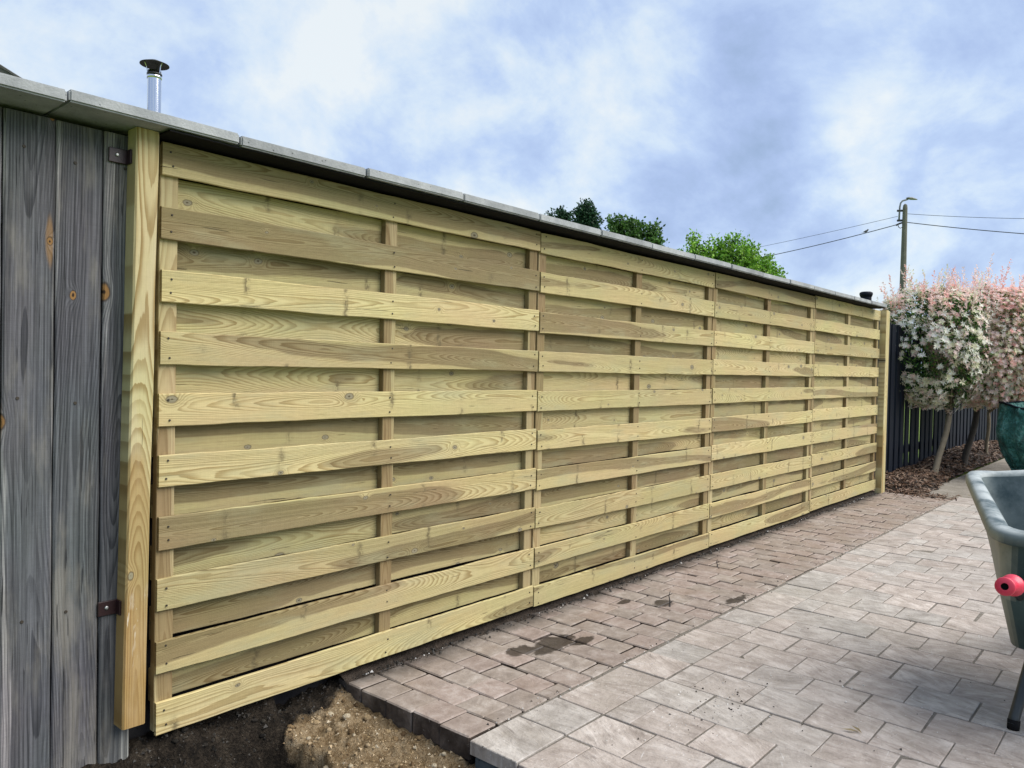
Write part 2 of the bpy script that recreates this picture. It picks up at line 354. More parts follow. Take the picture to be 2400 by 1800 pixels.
def pit_mat():
    M, g, b = mat('dug_soil')
    geo = g.node('ShaderNodeNewGeometry'); P = geo.outputs['Position']
    n = g.noise(P, 16, 8, .7, .3); f = g.noise(P, 110, 5, .7)
    s = g.m('ADD', g.m('MULTIPLY', n, .55), g.m('MULTIPLY', f, .45))
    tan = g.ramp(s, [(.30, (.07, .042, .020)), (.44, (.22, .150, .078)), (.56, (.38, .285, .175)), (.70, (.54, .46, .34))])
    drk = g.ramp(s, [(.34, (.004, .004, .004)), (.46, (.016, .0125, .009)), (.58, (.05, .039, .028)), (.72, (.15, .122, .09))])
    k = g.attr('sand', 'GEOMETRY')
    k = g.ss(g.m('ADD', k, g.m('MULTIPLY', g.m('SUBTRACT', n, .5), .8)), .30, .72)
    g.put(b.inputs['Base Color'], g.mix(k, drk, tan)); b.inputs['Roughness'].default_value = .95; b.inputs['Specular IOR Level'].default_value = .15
    g.put(b.inputs['Normal'], g.bump(g.m('ADD', n, f), 1.0, .025))
    return M
PIT = pit_mat()
STONE = soil_mat('rubble_stone', (.16, .12, .07), (.30, .235, .15), (.45, .38, .27), 30)
NAVY = plain('navy_fence_paint', (.004, .0065, .014), .7, 0, .2, vary=.3, scale=20)
STEEL = plain('polished_flue_steel', (.62, .64, .68), .14, 1, vary=.05, scale=3)
BLACKM = plain('sooty_black_metal', (.012, .012, .013), .5, vary=.3)
BRACKET = plain('dark_red_brown_metal', (.020, .006, .007), .4, vary=.3, scale=30)
SCREW = plain('zinc_screw', (.45, .45, .44), .35, .8)
NAIL = plain('rusted_nail', (.03, .022, .014), .7)
POLEC = plain('pole_concrete', (.13, .125, .105), .9, vary=.35, scale=5, bump=.3)
LAMPM = plain('lamp_grey_metal', (.16, .17, .18), .5)
CABLE = plain('cable_black', (.03, .03, .035), .7)
FEATHER = plain('bird_grey_feather', (.06, .06, .065), .8)
ROOFT = plain('roof_tile_grey', (.10, .095, .09), .85, vary=.4, scale=14, bump=.5)
RENDERW = plain('house_render', (.5, .48, .44), .9)
BARK = plain('pale_tree_bark', (.20, .165, .115), .9, vary=.45, scale=25, bump=.5)
BARKD = plain('dark_tree_bark', (.045, .038, .032), .9, vary=.45, scale=25, bump=.5)
RED = plain('red_rubber_grip', (.62, .035, .075), .38, vary=.12, scale=20)
TUBE = plain('barrow_frame_paint', (.020, .026, .028), .42, vary=.4, scale=25)
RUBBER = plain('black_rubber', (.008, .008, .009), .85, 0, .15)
def barrow_mat():
    M, g, b = mat('scuffed_green_plastic')
    tc = g.node('ShaderNodeTexCoord'); P = tc.outputs['Object']
    n = g.noise(P, 7, 6, .65); f = g.noise(P, 90, 4, .6)
    col = g.ramp(n, [(.3, (.012, .036, .040)), (.7, (.030, .066, .068))])
    geo = g.node('ShaderNodeNewGeometry'); nx, ny, nz = g.sep(geo.outputs['True Normal'])
    ed = g.attr('worn', 'GEOMETRY')
    col = g.mix(g.m('MULTIPLY', g.m('MULTIPLY', ed, g.ss(n, .28, .6)), .8), col, (.46, .49, .48))
    mo = g.m('MULTIPLY', g.attr('algae', 'GEOMETRY'), g.ss(g.vm('DOT_PRODUCT', geo.outputs['True Normal'], (-.191, .982, 0.)), .35, .7))  # algae on the rim; tub faces turned left are also made paler
    col = g.mix(g.m('MULTIPLY', mo, g.m('ADD', .62, g.m('MULTIPLY', g.ss(n, .4, .6), .35))), col, (.26, .275, .215))
    col = g.mix(g.m('MULTIPLY', g.ss(f, .6, .75), .35), col, (.2, .23, .22))
    g.put(b.inputs['Base Color'], col); g.put(b.inputs['Roughness'], g.m('ADD', .38, g.m('MULTIPLY', n, .25)))
    g.put(b.inputs['Normal'], g.bump(f, .12, .004))
    return M
BARROW = barrow_mat()
def bag_mat():
    M, g, b = mat('green_woven_tarp')
    tc = g.node('ShaderNodeTexCoord'); P = tc.outputs['Object']
    n = g.noise(P, 5, 5, .6, 1.2)
    g.put(b.inputs['Base Color'], g.ramp(n, [(.36, (.012, .09, .078)), (.5, (.05, .22, .19)), (.64, (.16, .40, .36))]))  # teal highlights and dark folds of the bag painted into its colour
    b.inputs['Roughness'].default_value = .38
    g.put(b.inputs['Normal'], g.bump(g.noise(P, 9, 4, .6, 2.2), 1.0, .12))
    return M
BAG = bag_mat()
def leaf_mat(name, trans=.35):
    M, g, b = mat(name)
    c = g.attr('leaf_colour', 'GEOMETRY', 'Color')
    g.put(b.inputs['Base Color'], c); b.inputs['Roughness'].default_value = .55; b.inputs['Specular IOR Level'].default_value = .3
    t = g.node('ShaderNodeBsdfTranslucent'); g.put(t.inputs[0], c)
    mx = g.node('ShaderNodeMixShader'); mx.inputs[0].default_value = trans
    g.l.new(b.outputs[0], mx.inputs[1]); g.l.new(t.outputs[0], mx.inputs[2])
    g.l.new(mx.outputs[0], g.n['Material Output'].inputs[0])
    return M
LEAF = leaf_mat('leaf')
CHIPM = leaf_mat('bark_chip', 0.0)

def clod_mat():
    M, g, b = mat('crumbly_clod')
    c = g.attr('leaf_colour', 'GEOMETRY', 'Color'); geo = g.node('ShaderNodeNewGeometry')
    n = g.noise(geo.outputs['Position'], 120, 5, .7); k = g.m('ADD', .45, g.m('MULTIPLY', n, 1.1))
    g.put(b.inputs['Base Color'], g.mix(1.0, c, g.xyz(k, k, k), 'MULTIPLY')); b.inputs['Roughness'].default_value = .95; b.inputs['Specular IOR Level'].default_value = .1
    g.put(b.inputs['Normal'], g.bump(n, 1.0, .012))
    return M
CLOD = clod_mat()
# ------------------------------------------------------------------ mesh helpers
class MB:
    def __init__(s): s.v = []; s.f = []; s.a = {}
    def add(s, vs, fs, **attrs):
        o = len(s.v); s.v += [tuple(x) for x in vs]; s.f += [tuple(i + o for i in q) for q in fs]
        for k, val in attrs.items():
            s.a.setdefault(k, []).extend(val if isinstance(val, list) else [val] * len(vs))
        return s
    def box(s, c, h, M=None, ch=0.0, **at):
        x, y, z = h
        if ch <= 0:
            vs = [Vector((sx * x, sy * y, sz * z)) for sx in (-1, 1) for sy in (-1, 1) for sz in (-1, 1)]
            fs = [(0, 1, 3, 2), (4, 6, 7, 5), (0, 4, 5, 1), (2, 3, 7, 6), (0, 2, 6, 4), (1, 5, 7, 3)]
        else:
            b = bmesh.new(); bmesh.ops.create_cube(b, size=2)
            for q in b.verts: q.co = Vector((q.co.x * x, q.co.y * y, q.co.z * z))
            bmesh.ops.bevel(b, geom=list(b.edges), offset=ch, segments=1, affect='EDGES', profile=.5)
            b.verts.index_update()
            vs = [q.co.copy() for q in b.verts]; fs = [tuple(q.index for q in f.verts) for f in b.faces]; b.free()
        if M is not None: vs = [M @ q for q in vs]
        c = Vector(c)
        return s.add([q + c for q in vs], fs, **at)
    def tube(s, pts, rad, n=10, cap=True):
        pts = [Vector(p) for p in pts]
        if not isinstance(rad, (list, tuple)): rad = [rad] * len(pts)
        vs = []; fs = []
        ref = None
        for i, p in enumerate(pts):
            t = (pts[min(i + 1, len(pts) - 1)] - pts[max(i - 1, 0)]).normalized()
            if ref is None: ref = t.orthogonal().normalized()
            ref = (ref - t * ref.dot(t)).normalized(); b = t.cross(ref)
            for k in range(n):
                a = 2 * pi * k / n; vs.append(p + (ref * cos(a) + b * sin(a)) * rad[i])
        for i in range(len(pts) - 1):
            for k in range(n):
                fs.append((i * n + k, i * n + (k + 1) % n, (i + 1) * n + (k + 1) % n, (i + 1) * n + k))
        if cap: fs.append(tuple(range(n))[::-1]); fs.append(tuple((len(pts) - 1) * n + k for k in range(n)))
        return s.add(vs, fs)
    def lathe(s, prof, c=(0, 0, 0), n=24, M=None):
        vs = []; fs = []; c = Vector(c)
        for (r, z) in prof:
            for k in range(n):
                a = 2 * pi * k / n; q = Vector((r * cos(a), r * sin(a), z))
                vs.append((M @ q if M is not None else q) + c)
        for i in range(len(prof) - 1):
            for k in range(n):
                fs.append((i * n + k, i * n + (k + 1) % n, (i + 1) * n + (k + 1) % n, (i + 1) * n + k))
        return s.add(vs, fs)
    def build(s, name, m, parent=None, smooth=False, loc=None):
        me = bpy.data.meshes.new(name); me.from_pydata(s.v, [], s.f); me.update()
        for k, val in s.a.items():
            if isinstance(val[0], (tuple, list)):
                at_ = me.attributes.new(k, 'FLOAT_COLOR', 'POINT'); at_.data.foreach_set('color', [c for q in val for c in (*q, 1)])
            else:
                at_ = me.attributes.new(k, 'FLOAT', 'POINT'); at_.data.foreach_set('value', val)
        if smooth: me.polygons.foreach_set('use_smooth', [True] * len(me.polygons))
        return obj(name, me, m, parent, loc)
def obj(name, me, m, parent=None, loc=None):
    o = bpy.data.objects.new(name, me); C.objects.link(o)
    if m is not None and not me.materials: me.materials.append(m)
    if parent is not None: o.parent = parent
    if loc is not None: o.location = loc
    return o
def tag(o, label=None, cat=None, group=None, kind=None):
    if label: o['label'] = label
    if cat: o['category'] = cat
    if group: o['group'] = group
    if kind: o['kind'] = kind
    return o
def thing(name, label, cat, loc=(0, 0, 0), group=None):
    o = bpy.data.objects.new(name, None); o.empty_display_size = .1; C.objects.link(o); o.location = loc
    return tag(o, label, cat, group)
def N(x, y=0., z=0.): return mnoise.noise(Vector((x, y, z)))

def board(name, L, H, T, m, parent, loc, rot=None, seed=None, tone=.5, wav=.002, segs=22, ch=.003, bow=0.):
    """One sawn board: length on local X (0..L), width on Z, thickness on Y, softly wavering edges."""
    seed = random.uniform(0, 60) if seed is None else seed
    mb = MB(); vs = []; fs = []
    for i in range(segs + 1):
        x = L * i / segs; q = seed * 3.1 + x * 3.0
        t = H / 2 + wav * N(q, 1.3) + wav * .5 * N(q * 3.3, 7.); b = -H / 2 + wav * N(q, 5.7) + wav * .5 * N(q * 3.3, 2.)
        yb = bow * sin(pi * i / segs) + wav * .6 * N(q * .6, 9.)
        y0, y1 = -T / 2 + yb, T / 2 + yb
        vs += [(x, y0, b + ch), (x, y0, t - ch), (x, y0 + ch, t), (x, y1 - ch, t), (x, y1, t - ch), (x, y1, b + ch), (x, y1 - ch, b), (x, y0 + ch, b)]
    for i in range(segs):
        for k in range(8):
            a = i * 8 + k; c = i * 8 + (k + 1) % 8; fs.append((a, c, c + 8, a + 8))
    fs.append(tuple(range(8))); fs.append(tuple(segs * 8 + k for k in range(7, -1, -1)))
    o = mb.add(vs, fs).build(name, m, parent, loc=loc)
    o['seed'] = seed; o['tone'] = tone
    if rot is not None: o.rotation_euler = rot
    return o
UPR = (0, -pi / 2, 0)                   # local X -> +Z for upright boards

# ------------------------------------------------------------------ ground
def sheet(name, x0, x1, y0, y1, z, m, parent=None, kind='structure'):
    o = MB().add([(x0, y0, z), (x1, y0, z), (x1, y1, z), (x0, y1, z)], [(0, 1, 2, 3)]).build(name, m, parent)
    if kind: o['kind'] = kind
    return o
mb = MB()
for (x0, x1, y0, y1, z) in ((-600, 900, .34, 1200, -.06), (.72, 900, -400, .34, -.13), (-600, -1.6, -400, .34, -.13), (-1.6, .72, -400, -2.4, -.13)):
    mb.add([(x0, y0, z), (x1, y0, z), (x1, y1, z), (x0, y1, z)], [(0, 1, 2, 3)])
tag(mb.build('ground', GRASS), kind='structure')
sheet('old_path', 7.49, 30, -3.4, -.30, -.052, OLDCON)

# dug-out soil below the first panel
mb = MB(); nx, ny = 230, 230; X0, X1, Y0, Y1 = -1.6, .80, -2.4, .34
def crack(x, y):                         # distance right of the broken edge of the sandy ledge
    t = (y - .10) / -.5
    ex = .415 + .01 * t + .04 * N(y * 7, 3.) + .025 * N(y * 22, 1.)
    return x - ex
vs = []; sand = []; fs = []
for j in range(ny + 1):
    for i in range(nx + 1):
        u = i / nx; v = j / ny
        x = X0 + (X1 - X0) * (1 - (1 - u) ** 2); y = Y0 + (Y1 - Y0) * (1 - (1 - v) ** 2.2)
        e = crack(x, y); k = min(1, max(0, e / .035 + .5)); k = k * k * (3 - 2 * k)
        hi = -.108 - .13 * max(0, .70 - x) - .05 * max(0, -y - .25)
        lo = -.30 + .03 * N(x * 5, y * 5)
        bank = max(0., min(1., (y + .12 + .03 * N(x * 6, 1.)) / .17)); bank = bank * bank * (3 - 2 * bank)
        lo += bank * (.265 + .03 * N(x * 9, 4.))
        hi += bank * .045
        h = lo * (1 - k) + hi * k
        h += .018 * N(x * 11, y * 11, 1) + .020 * abs(N(x * 22, y * 22, 5)) + .011 * N(x * 50, y * 50, 9)
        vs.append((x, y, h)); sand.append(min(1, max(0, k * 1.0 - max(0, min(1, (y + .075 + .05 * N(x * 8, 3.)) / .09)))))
for j in range(ny):
    for i in range(nx):
        a = j * (nx + 1) + i; fs.append((a, a + 1, a + nx + 2, a + nx + 1))
mb.add(vs, fs, sand=sand)
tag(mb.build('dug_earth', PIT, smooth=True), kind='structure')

def lump_mesh(name, seed, sq=(1, 1, .7), sub=2):
    b = bmesh.new(); bmesh.ops.create_icosphere(b, subdivisions=sub, radius=1)
    for q in b.verts:
        n = 1 + .35 * N(q.co.x * 1.3 + seed, q.co.y * 1.3, q.co.z * 1.3) + .12 * N(q.co.x * 4, q.co.y * 4 + seed, q.co.z * 4)
        q.co = Vector((q.co.x * n * sq[0], q.co.y * n * sq[1], q.co.z * n * sq[2]))
    me = bpy.data.meshes.new(name); b.to_mesh(me); b.free(); return me
lumps = [lump_mesh('stone', k * 3.3) for k in range(4)]
SN = []
def hz(z, px, py):                       # a point of a horizontal plane under a photo pixel
    d = rt * ((px - 1200) / F_PX) + up * ((900 - py) / F_PX) + fw
    return CAM + d * ((z - CAM.z) / d.z)
for k, (px, py, z, r, lab) in enumerate(((618, 1786, -.275, .022, 'larger tan stone lying on dark soil at the bottom edge under the fence'),
                                     (594, 1783, -.275, .014, 'small tan stone just left of the larger tan stone on dark soil'),
                                     (905, 1752, -.17, .016, 'pale grey stone half buried in the sandy ledge below the pavers'),
                                     (1150, 1700, -.075, .010, 'small whitish stone in the gap between brick pavers and slab corner'))):
    o = obj('stone', lumps[k % 4].copy(), STONE, loc=hz(z, px, py) + Vector((0, 0, r * .3))); o.scale = (r, r * 1.1, r * 1.2); o.rotation_euler = (0, 0, k * 1.7)
    tag(o, lab, 'stone', 'stones in the dug soil')
# loose crumbs, thousands of them
def crumbs(name, pts, m, smin, smax, pal=None):
    mb = MB()
    for (x, y, z) in pts:
        s = random.uniform(smin, smax) * random.choice((.6, .8, 1, 1.5))
        A = Matrix.Rotation(random.uniform(0, 6.28), 3, 'Z') @ Matrix.Rotation(random.uniform(-.6, .6), 3, 'X')
        vs = [A @ Vector(q) * s for q in ((1, 0, -.3), (-.5, .9, -.3), (-.6, -.8, -.3), (random.uniform(-.3, .3), .1, .7))]
        kw = dict(leaf_colour=random.choice(pal)) if pal else {}
        mb.add([q + Vector((x, y, z + s * .2)) for q in vs], [(0, 1, 3), (1, 2, 3), (2, 0, 3), (0, 2, 1)], **kw)
    return tag(mb.build(name, m), kind='stuff')
def soil_h(x, y):
    e = crack(x, y); k = min(1, max(0, e / .035 + .5)); k = k * k * (3 - 2 * k)
    hi = -.108 - .13 * max(0, .70 - x) - .05 * max(0, -y - .25); lo = -.30 + .03 * N(x * 5, y * 5)
    bank = max(0., min(1., (y + .12 + .03 * N(x * 6, 1.)) / .17)); bank = bank * bank * (3 - 2 * bank)
    lo += bank * (.265 + .03 * N(x * 9, 4.)); hi += bank * .045
    return lo * (1 - k) + hi * k + .018 * N(x * 11, y * 11, 1) + .020 * abs(N(x * 22, y * 22, 5)) + .011 * N(x * 50, y * 50, 9)
pts = []
for _ in range(3000):
    x, y = random.uniform(-.1, .70), random.uniform(-.75, .08); pts.append((x, y, soil_h(x, y)))
PALT = [(.32, .235, .135), (.38, .29, .18), (.22, .15, .08), (.35, .265, .16), (.13, .085, .045), (.28, .20, .11), (.46, .39, .28)]
PALD = [(.02, .018, .015), (.035, .03, .024), (.012, .011, .01), (.05, .043, .034), (.03, .026, .022)]
crumbs('soil_crumbs', [q for q in pts if crack(q[0], q[1]) > .0 and q[1] < -.04], CHIPM, .002, .0065, PALT)
cl = [q for q in pts if crack(q[0], q[1]) > .0 and q[1] < -.04]; cd = [q for q in pts if crack(q[0], q[1]) < -.01]
def clods(name, pts, smin, smax, pal):
    mb = MB(); base = [lump_mesh('clod', 9.1 * k, (1, .85, .6), 2) for k in range(5)]
    for (x, y, z) in pts:
        me = random.choice(base); r_ = smin + (smax - smin) * random.random() ** 2.2; A = Matrix.Rotation(random.uniform(0, 6.28), 3, 'Z') @ Matrix.Rotation(random.uniform(-.5, .5), 3, 'X')
        mb.add([A @ (v.co * r_) + Vector((x, y, z)) for v in me.vertices], [tuple(p_.vertices) for p_ in me.polygons], leaf_colour=random.choice(pal))
    return tag(mb.build(name, CLOD, smooth=True), kind='stuff')
clods('soil_clods', cl[::9], .003, .016, PALT)
clods('dark_soil_clods', cd[::5], .003, .013, PALD)
crumbs('dark_soil_crumbs', [q for q in pts if not (crack(q[0], q[1]) > .0 and q[1] < -.04)], CHIPM, .002, .007, PALD)

# ------------------------------------------------------------------ brick pavers along the fence
bp = tag(MB().add([(.712, -.655, -.048), (7.47, -.655, -.048), (7.47, .06, -.048), (.712, .06, -.048)], [(0, 1, 2, 3)]).build('brick_path', JOINT_D), kind='structure')
def paver_mesh(name, sx, sy, sz, ch, jit, seed):
    rnd = random.Random(seed); b = bmesh.new(); bmesh.ops.create_cube(b, size=2)
    for q in b.verts:
        q.co = Vector((q.co.x * (sx / 2 + rnd.uniform(-jit, jit)), q.co.y * (sy / 2 + rnd.uniform(-jit, jit)), (q.co.z - 1) * sz / 2))
    bmesh.ops.bevel(b, geom=[e for e in b.edges if (e.verts[0].co.z + e.verts[1].co.z) > -sz * 1.1], offset=ch, segments=1, affect='EDGES')
    me = bpy.data.meshes.new(name); b.to_mesh(me); b.free(); me.polygons.foreach_set('use_smooth', [False] * len(me.polygons)); return me
BP, BW = .1365, .139
bv = [paver_mesh('brick', BP - .0045, BW - .0045, .075, .0045, .0026, k) for k in range(9)]
bh = [paver_mesh('brick', BP - .0045, BW * .5 - .005, .075, .0045, .0024, 50 + k) for k in range(4)]
nb = 0; rest = MB()
for r in range(49):
    x = .703 + BP * (r + .5); off = 0 if r % 2 == 0 else .5
    for c in range(-1, 6):
        y1 = .046 - BW * (c + off); y0 = y1 - BW
        half = False
        if y1 > .06: y1 = .046; half = True
        if y0 < -.652:
            if y1 - (-.648) < .05: continue
            half = (y1 + .648) < .11
            y0 = -.648 if not half else y1 - BW * .5
        if half and y1 > .03: y0 = y1 - BW * .5
        yc = (y0 + y1) / 2
        me = random.choice(bh if half else bv)
        z = -.040 + random.uniform(-.004, .003) + .004 * N(x * 2, yc * 4) - .006 * max(0, yc / .05)
        o = bpy.data.objects.new('brick', me); C.objects.link(o); o.parent = bp
        if not me.materials: me.materials.append(BRICK)
        o.location = (x + random.uniform(-.002, .002) + .006 * N(x * 1.3, yc * 2, 5), yc + random.uniform(-.002, .002), z)
        o.rotation_euler = (random.uniform(-.012, .012), random.uniform(-.012, .012), random.uniform(-.018, .018) + (pi if random.random() < .5 else 0))
        nb += 1
        if nb >= 300: break
    if nb >= 300: break

tag(MB().box((4.1, -.30, -.335), (3.385, .352, .275)).build('sand_bed', JOINT_D, bp))
# dirt line between bricks and slabs and at the foot of the fence
mb = MB(); vs = []; fs = []
n = 260
for i in range(n + 1):
    x = .84 + (7.5 - .84) * i / n
    a = .012 * N(x * 6, 2) + .006 * N(x * 22, 1)
    for (y, z) in ((-.632 + a, -.054), (-.648 + a * .5, -.044), (-.660, -.0425 + .003 * N(x * 15, 8)), (-.675 + .006 * N(x * 9, 4), -.0485)):
        vs.append((x, y, z))
for i in range(n):
    for k in range(3):
        a = i * 4 + k; fs.append((a, a + 4, a + 5, a + 1))
tag(mb.add(vs, fs).build('sand_strip', JOINT_S, smooth=True), kind='structure')
mb = MB(); vs = []; fs = []
for i in range(n + 1):
    x = .70 + (7.22 - .70) * i / n
    a = .018 * N(x * 5, 12) + .012 * N(x * 17, 11)
    for (y, z) in ((-.022 + a, -.047), (.002 + a, -.034 + .006 * N(x * 12, 3)), (.04, -.020 + .012 * N(x * 9, 5)), (.085, -.01)):
        vs.append((x, y, z))
for i in range(n):
    for k in range(3):
        a = i * 4 + k; fs.append((a, a + 4, a + 5, a + 1))
tag(mb.add(vs, fs).build('soil_strip', JOINT_D, smooth=True), kind='structure')
pts = [(random.uniform(.72, 7.2), random.gauss(-.02, .018), -.036) for _ in range(1500)]
crumbs('soil_crumbs', pts, CHIPM, .002, .006, PALD + [(.02, .018, .015)] * 16 + [(.6, .58, .55)])

# ------------------------------------------------------------------ patio of concrete slabs
pt = tag(MB().add([(.70, -4.2, -.0429), (7.49, -4.2, -.0429), (7.49, -.662, -.0429), (.70, -.662, -.0429)], [(0, 1, 2, 3)]).build('patio', JOINT_S), kind='structure')
SP = .2095
sv = {}
def slab_me(ly, k, lx=SP):
    key = (round(ly, 3), k, round(lx, 3))
    if key not in sv:
        sv[key] = paver_mesh('slab', lx - .0055, ly - .0055, .042, .0022, .0018, hash(key) % 9999); sv[key].materials.append(SLAB)
    return sv[key]
far = MB(); ns = 0
def in_view(p):
    q = Vector(p) - CAM; Z = q.dot(fw)
    if Z < .3: return False
    X = 1200 + F_PX * q.dot(rt) / Z; Y = 900 - F_PX * q.dot(up) / Z
    return -500 < X < 2750 and Y < 2150
for r in range(33):
    x0 = .513 + SP * (r + 1); lx = SP
    if r == 0: x0, lx = .688, .722 + SP - .688
    xc = x0 + lx / 2
    ys = [(-.664, -.863)]
    y = -.863
    if (r - 1) % 2 == 1: ys.append((y, y - .104)); y -= .104
    while y > -4.1: ys.append((y, y - SP)); y -= SP
    for (a, b2) in ys:
        k = random.randrange(5); yc = (a + b2) / 2 - .0 - .012 * (xc - 1.6) * 0
        z = -.040 + random.uniform(-.0025, .0025)
        if r == 0 and a > -.7: z = -.036
        if in_view((xc, yc, -.04)) and ns < 298:
            o = bpy.data.objects.new('slab', slab_me(abs(a - b2), k, lx)); C.objects.link(o); o.parent = pt
            o.location = (xc + random.uniform(-.0015, .0015) + .14 * 0, yc + random.uniform(-.002, .002), z)
            o.rotation_euler = (random.uniform(-.006, .006), random.uniform(-.006, .006), random.uniform(-.008, .008)); ns += 1
        else:
            far.box((xc, yc, z - .02), (lx / 2 - .0035, abs(a - b2) / 2 - .0035, .02))
tag(far.build('slab', SLAB, pt), kind='stuff')
# foundation below the slab edge
for k in range(3):
    y1 = -.672 - .62 * k
    o = MB().box((.775, y1 - .305, -.30), (.072, .303, .21), ch=.006).build('curb_block', CURB, pt)
MB().box((.78, -2.3, -.30), (.06, .30, .20)).build('curb_block', CURB, pt)
tag(MB().box((.785, -1.6, -.088), (.06, .92, .006)).build('mortar_bed', JOINT_S, pt), kind=None)
PALG = [(.02, .018, .016), (.012, .011, .01), (.6, .58, .55), (.72, .7, .66), (.1, .08, .06)]
pts = [(random.gauss(1.40, .16), random.gauss(-1.12, .09), -.039) for _ in range(130)] + [(random.gauss(1.6, .3), random.gauss(-1.35, .2), -.039) for _ in range(60)] \
    + [(random.uniform(.8, 7), random.uniform(-2.4, -.7), -.039) for _ in range(260)] + [(random.uniform(.8, 7), random.gauss(-.645, .02), -.038) for _ in range(420)]
crumbs('grit', pts, CHIPM, .0015, .004, PALG)
pts = [(.86 + random.uniform(-.06, .12), -.655 + random.gauss(0, .016), -.052) for _ in range(260)]
crumbs('grit', pts, CHIPM, .002, .006, PALD + [(.45, .42, .38)])

# ------------------------------------------------------------------ the wall with its coping
wl = thing('garden_wall', 'dark soiled wall topped with grey concrete coping, mostly hidden behind the wooden fence panels', 'wall', (2.2, .2, -.4))
def wchild(o):
    o.parent = wl; o.matrix_parent_inverse = Matrix.Translation((-2.2, -.2, .4)); return o
mb = MB(); vs = []; fs = []
nx, nz = 240, 40
for j in range(nz + 1):
    for i in range(nx + 1):
        x = -3.2 + (7.22 + 3.2) * i / nx; z = -.45 + 2.262 * j / nz
        vs.append((x, .092 + .008 * N(x * 12, z * 12) + .006 * N(x * 30, z * 30, 3), z))
for j in range(nz):
    for i in range(nx):
        a = j * (nx + 1) + i; fs.append((a, a + 1, a + nx + 2, a + nx + 1))
o2 = len(vs)
vs += [(-3.2, .33, -.45), (7.22, .33, -.45), (7.22, .33, 1.812), (-3.2, .33, 1.812)]
A, B, D, E_ = 0, nx, nz * (nx + 1), nz * (nx + 1) + nx
fs += [(o2 + 1, o2, o2 + 3, o2 + 2), (E_, o2 + 2, o2 + 1, B), (A, o2, o2 + 3, D), (D, o2 + 3, o2 + 2, E_)]
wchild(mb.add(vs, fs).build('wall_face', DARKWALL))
def coping_mesh(seed):
    rnd = random.Random(seed); b = bmesh.new(); bmesh.ops.create_cube(b, size=2)
    for q in b.verts: q.co = Vector((q.co.x * .2425, q.co.y * .26, q.co.z * .0165))
    bmesh.ops.bevel(b, geom=[e for e in b.edges], offset=.005, segments=2, affect='EDGES')
    for q in b.verts: q.co += Vector((0, 0, .0012 * N(q.co.x * 20 + seed, q.co.y * 20)))
    me = bpy.data.meshes.new('coping_stone'); b.to_mesh(me); b.free(); return me
for k in range(-7, 15):
    x = -.295 + .49 * k + .245
    o = obj('coping_stone', coping_mesh(k), COPING)
    o.location = (x, .153 + random.uniform(-.003, .003), 1.8315 + random.uniform(-.002, .002) + (.003 if k == 0 else 0))
    o.rotation_euler = (random.uniform(-.004, .004), random.uniform(-.003, .003), random.uniform(-.003, .003))
    wchild(o)

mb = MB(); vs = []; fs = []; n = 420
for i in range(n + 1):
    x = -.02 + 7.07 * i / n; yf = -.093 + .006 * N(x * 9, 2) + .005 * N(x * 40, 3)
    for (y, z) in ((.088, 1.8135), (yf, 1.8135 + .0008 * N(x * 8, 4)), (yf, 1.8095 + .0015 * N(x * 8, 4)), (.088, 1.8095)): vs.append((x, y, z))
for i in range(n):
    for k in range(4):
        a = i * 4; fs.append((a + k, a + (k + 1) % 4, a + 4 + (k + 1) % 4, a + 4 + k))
wchild(mb.add(vs, fs).build('darkening_strip', RUBBER))  # black ragged strip added under the coping to darken its underside
# ------------------------------------------------------------------ grey weathered boards at the left
gb = thing('board_gate', 'weathered blue-grey vertical boards with knots at the far left, beside the new post', 'gate', (-.4, .045, -.3))
def at_(o, t):
    l = o.location.copy(); o.parent = t; o.location = l - t.location; return o
xs_ = [-1.16, -1.035, -.91, -.785, -.658, -.531, -.405, -.278, -.154, -.063]
for i in range(len(xs_) - 1):
    wdt = xs_[i + 1] - xs_[i] - .0045
    o = board('board', 2.1, wdt, .02, GREY, None, ((xs_[i] + xs_[i + 1]) / 2, .041 + (.002 if i % 2 else 0), -.3), UPR,
              seed=3.7 * i + 1.3, tone=(.5, .9, .6, .7, .8, .5, .75, .95, .55)[i], wav=.0025, segs=26, ch=.004)
    at_(o, gb)
at_(MB().box((-.6, .068, .2), (.56, .012, .05)).build('rail', GREY), gb)
at_(MB().box((-.6, .068, 1.55), (.56, .012, .05)).build('rail', GREY), gb)

mb = MB(); Mx = Matrix.Rotation(pi / 2, 3, 'X')
for i in range(len(xs_) - 1):
    for z in (1.70, 1.02, .42):
        for e in ((.045,) if i != 8 else (.055,)):
            mb.lathe([(0, .0005), (.0042, .0005), (.005, -.002)], (xs_[i] + e + random.uniform(-.01, .012), .0295 + (.002 if i % 2 else 0), z + random.uniform(-.012, .012)), 8, Mx)
tag(at_(mb.build('nail', NAIL), gb), kind='stuff')
# upright post with its two brown brackets
ps = thing('gate_post', 'tall new wooden post left of the fence with two brown brackets, bottom end hanging free', 'post', (-.075, 0, .06))
ps.rotation_euler = (0, R_(.72), 0)
o = board('post_body', 1.757, .066, .066, POST_M, ps, (-.001, .003, 0), UPR, seed=5.2, tone=.55, wav=.002, segs=26, ch=.005)
def bracket(z):
    o = MB().box((-.062, .026, z), (.027, .003, .021), ch=.0015).build('bracket', BRACKET, ps)
    MB().box((-.037, .012, z), (.003, .015, .021), ch=.001).build('bracket_flange', BRACKET, o)
    Mx = Matrix.Rotation(pi / 2, 3, 'X')
    MB().lathe([(0, .0), (.006, .0), (.0055, .003), (.002, .004), (0, .003)], (-.066, .023, z + .002), 12, Mx).build('screw', SCREW, o, True)
bracket(1.675)
bracket(.352)

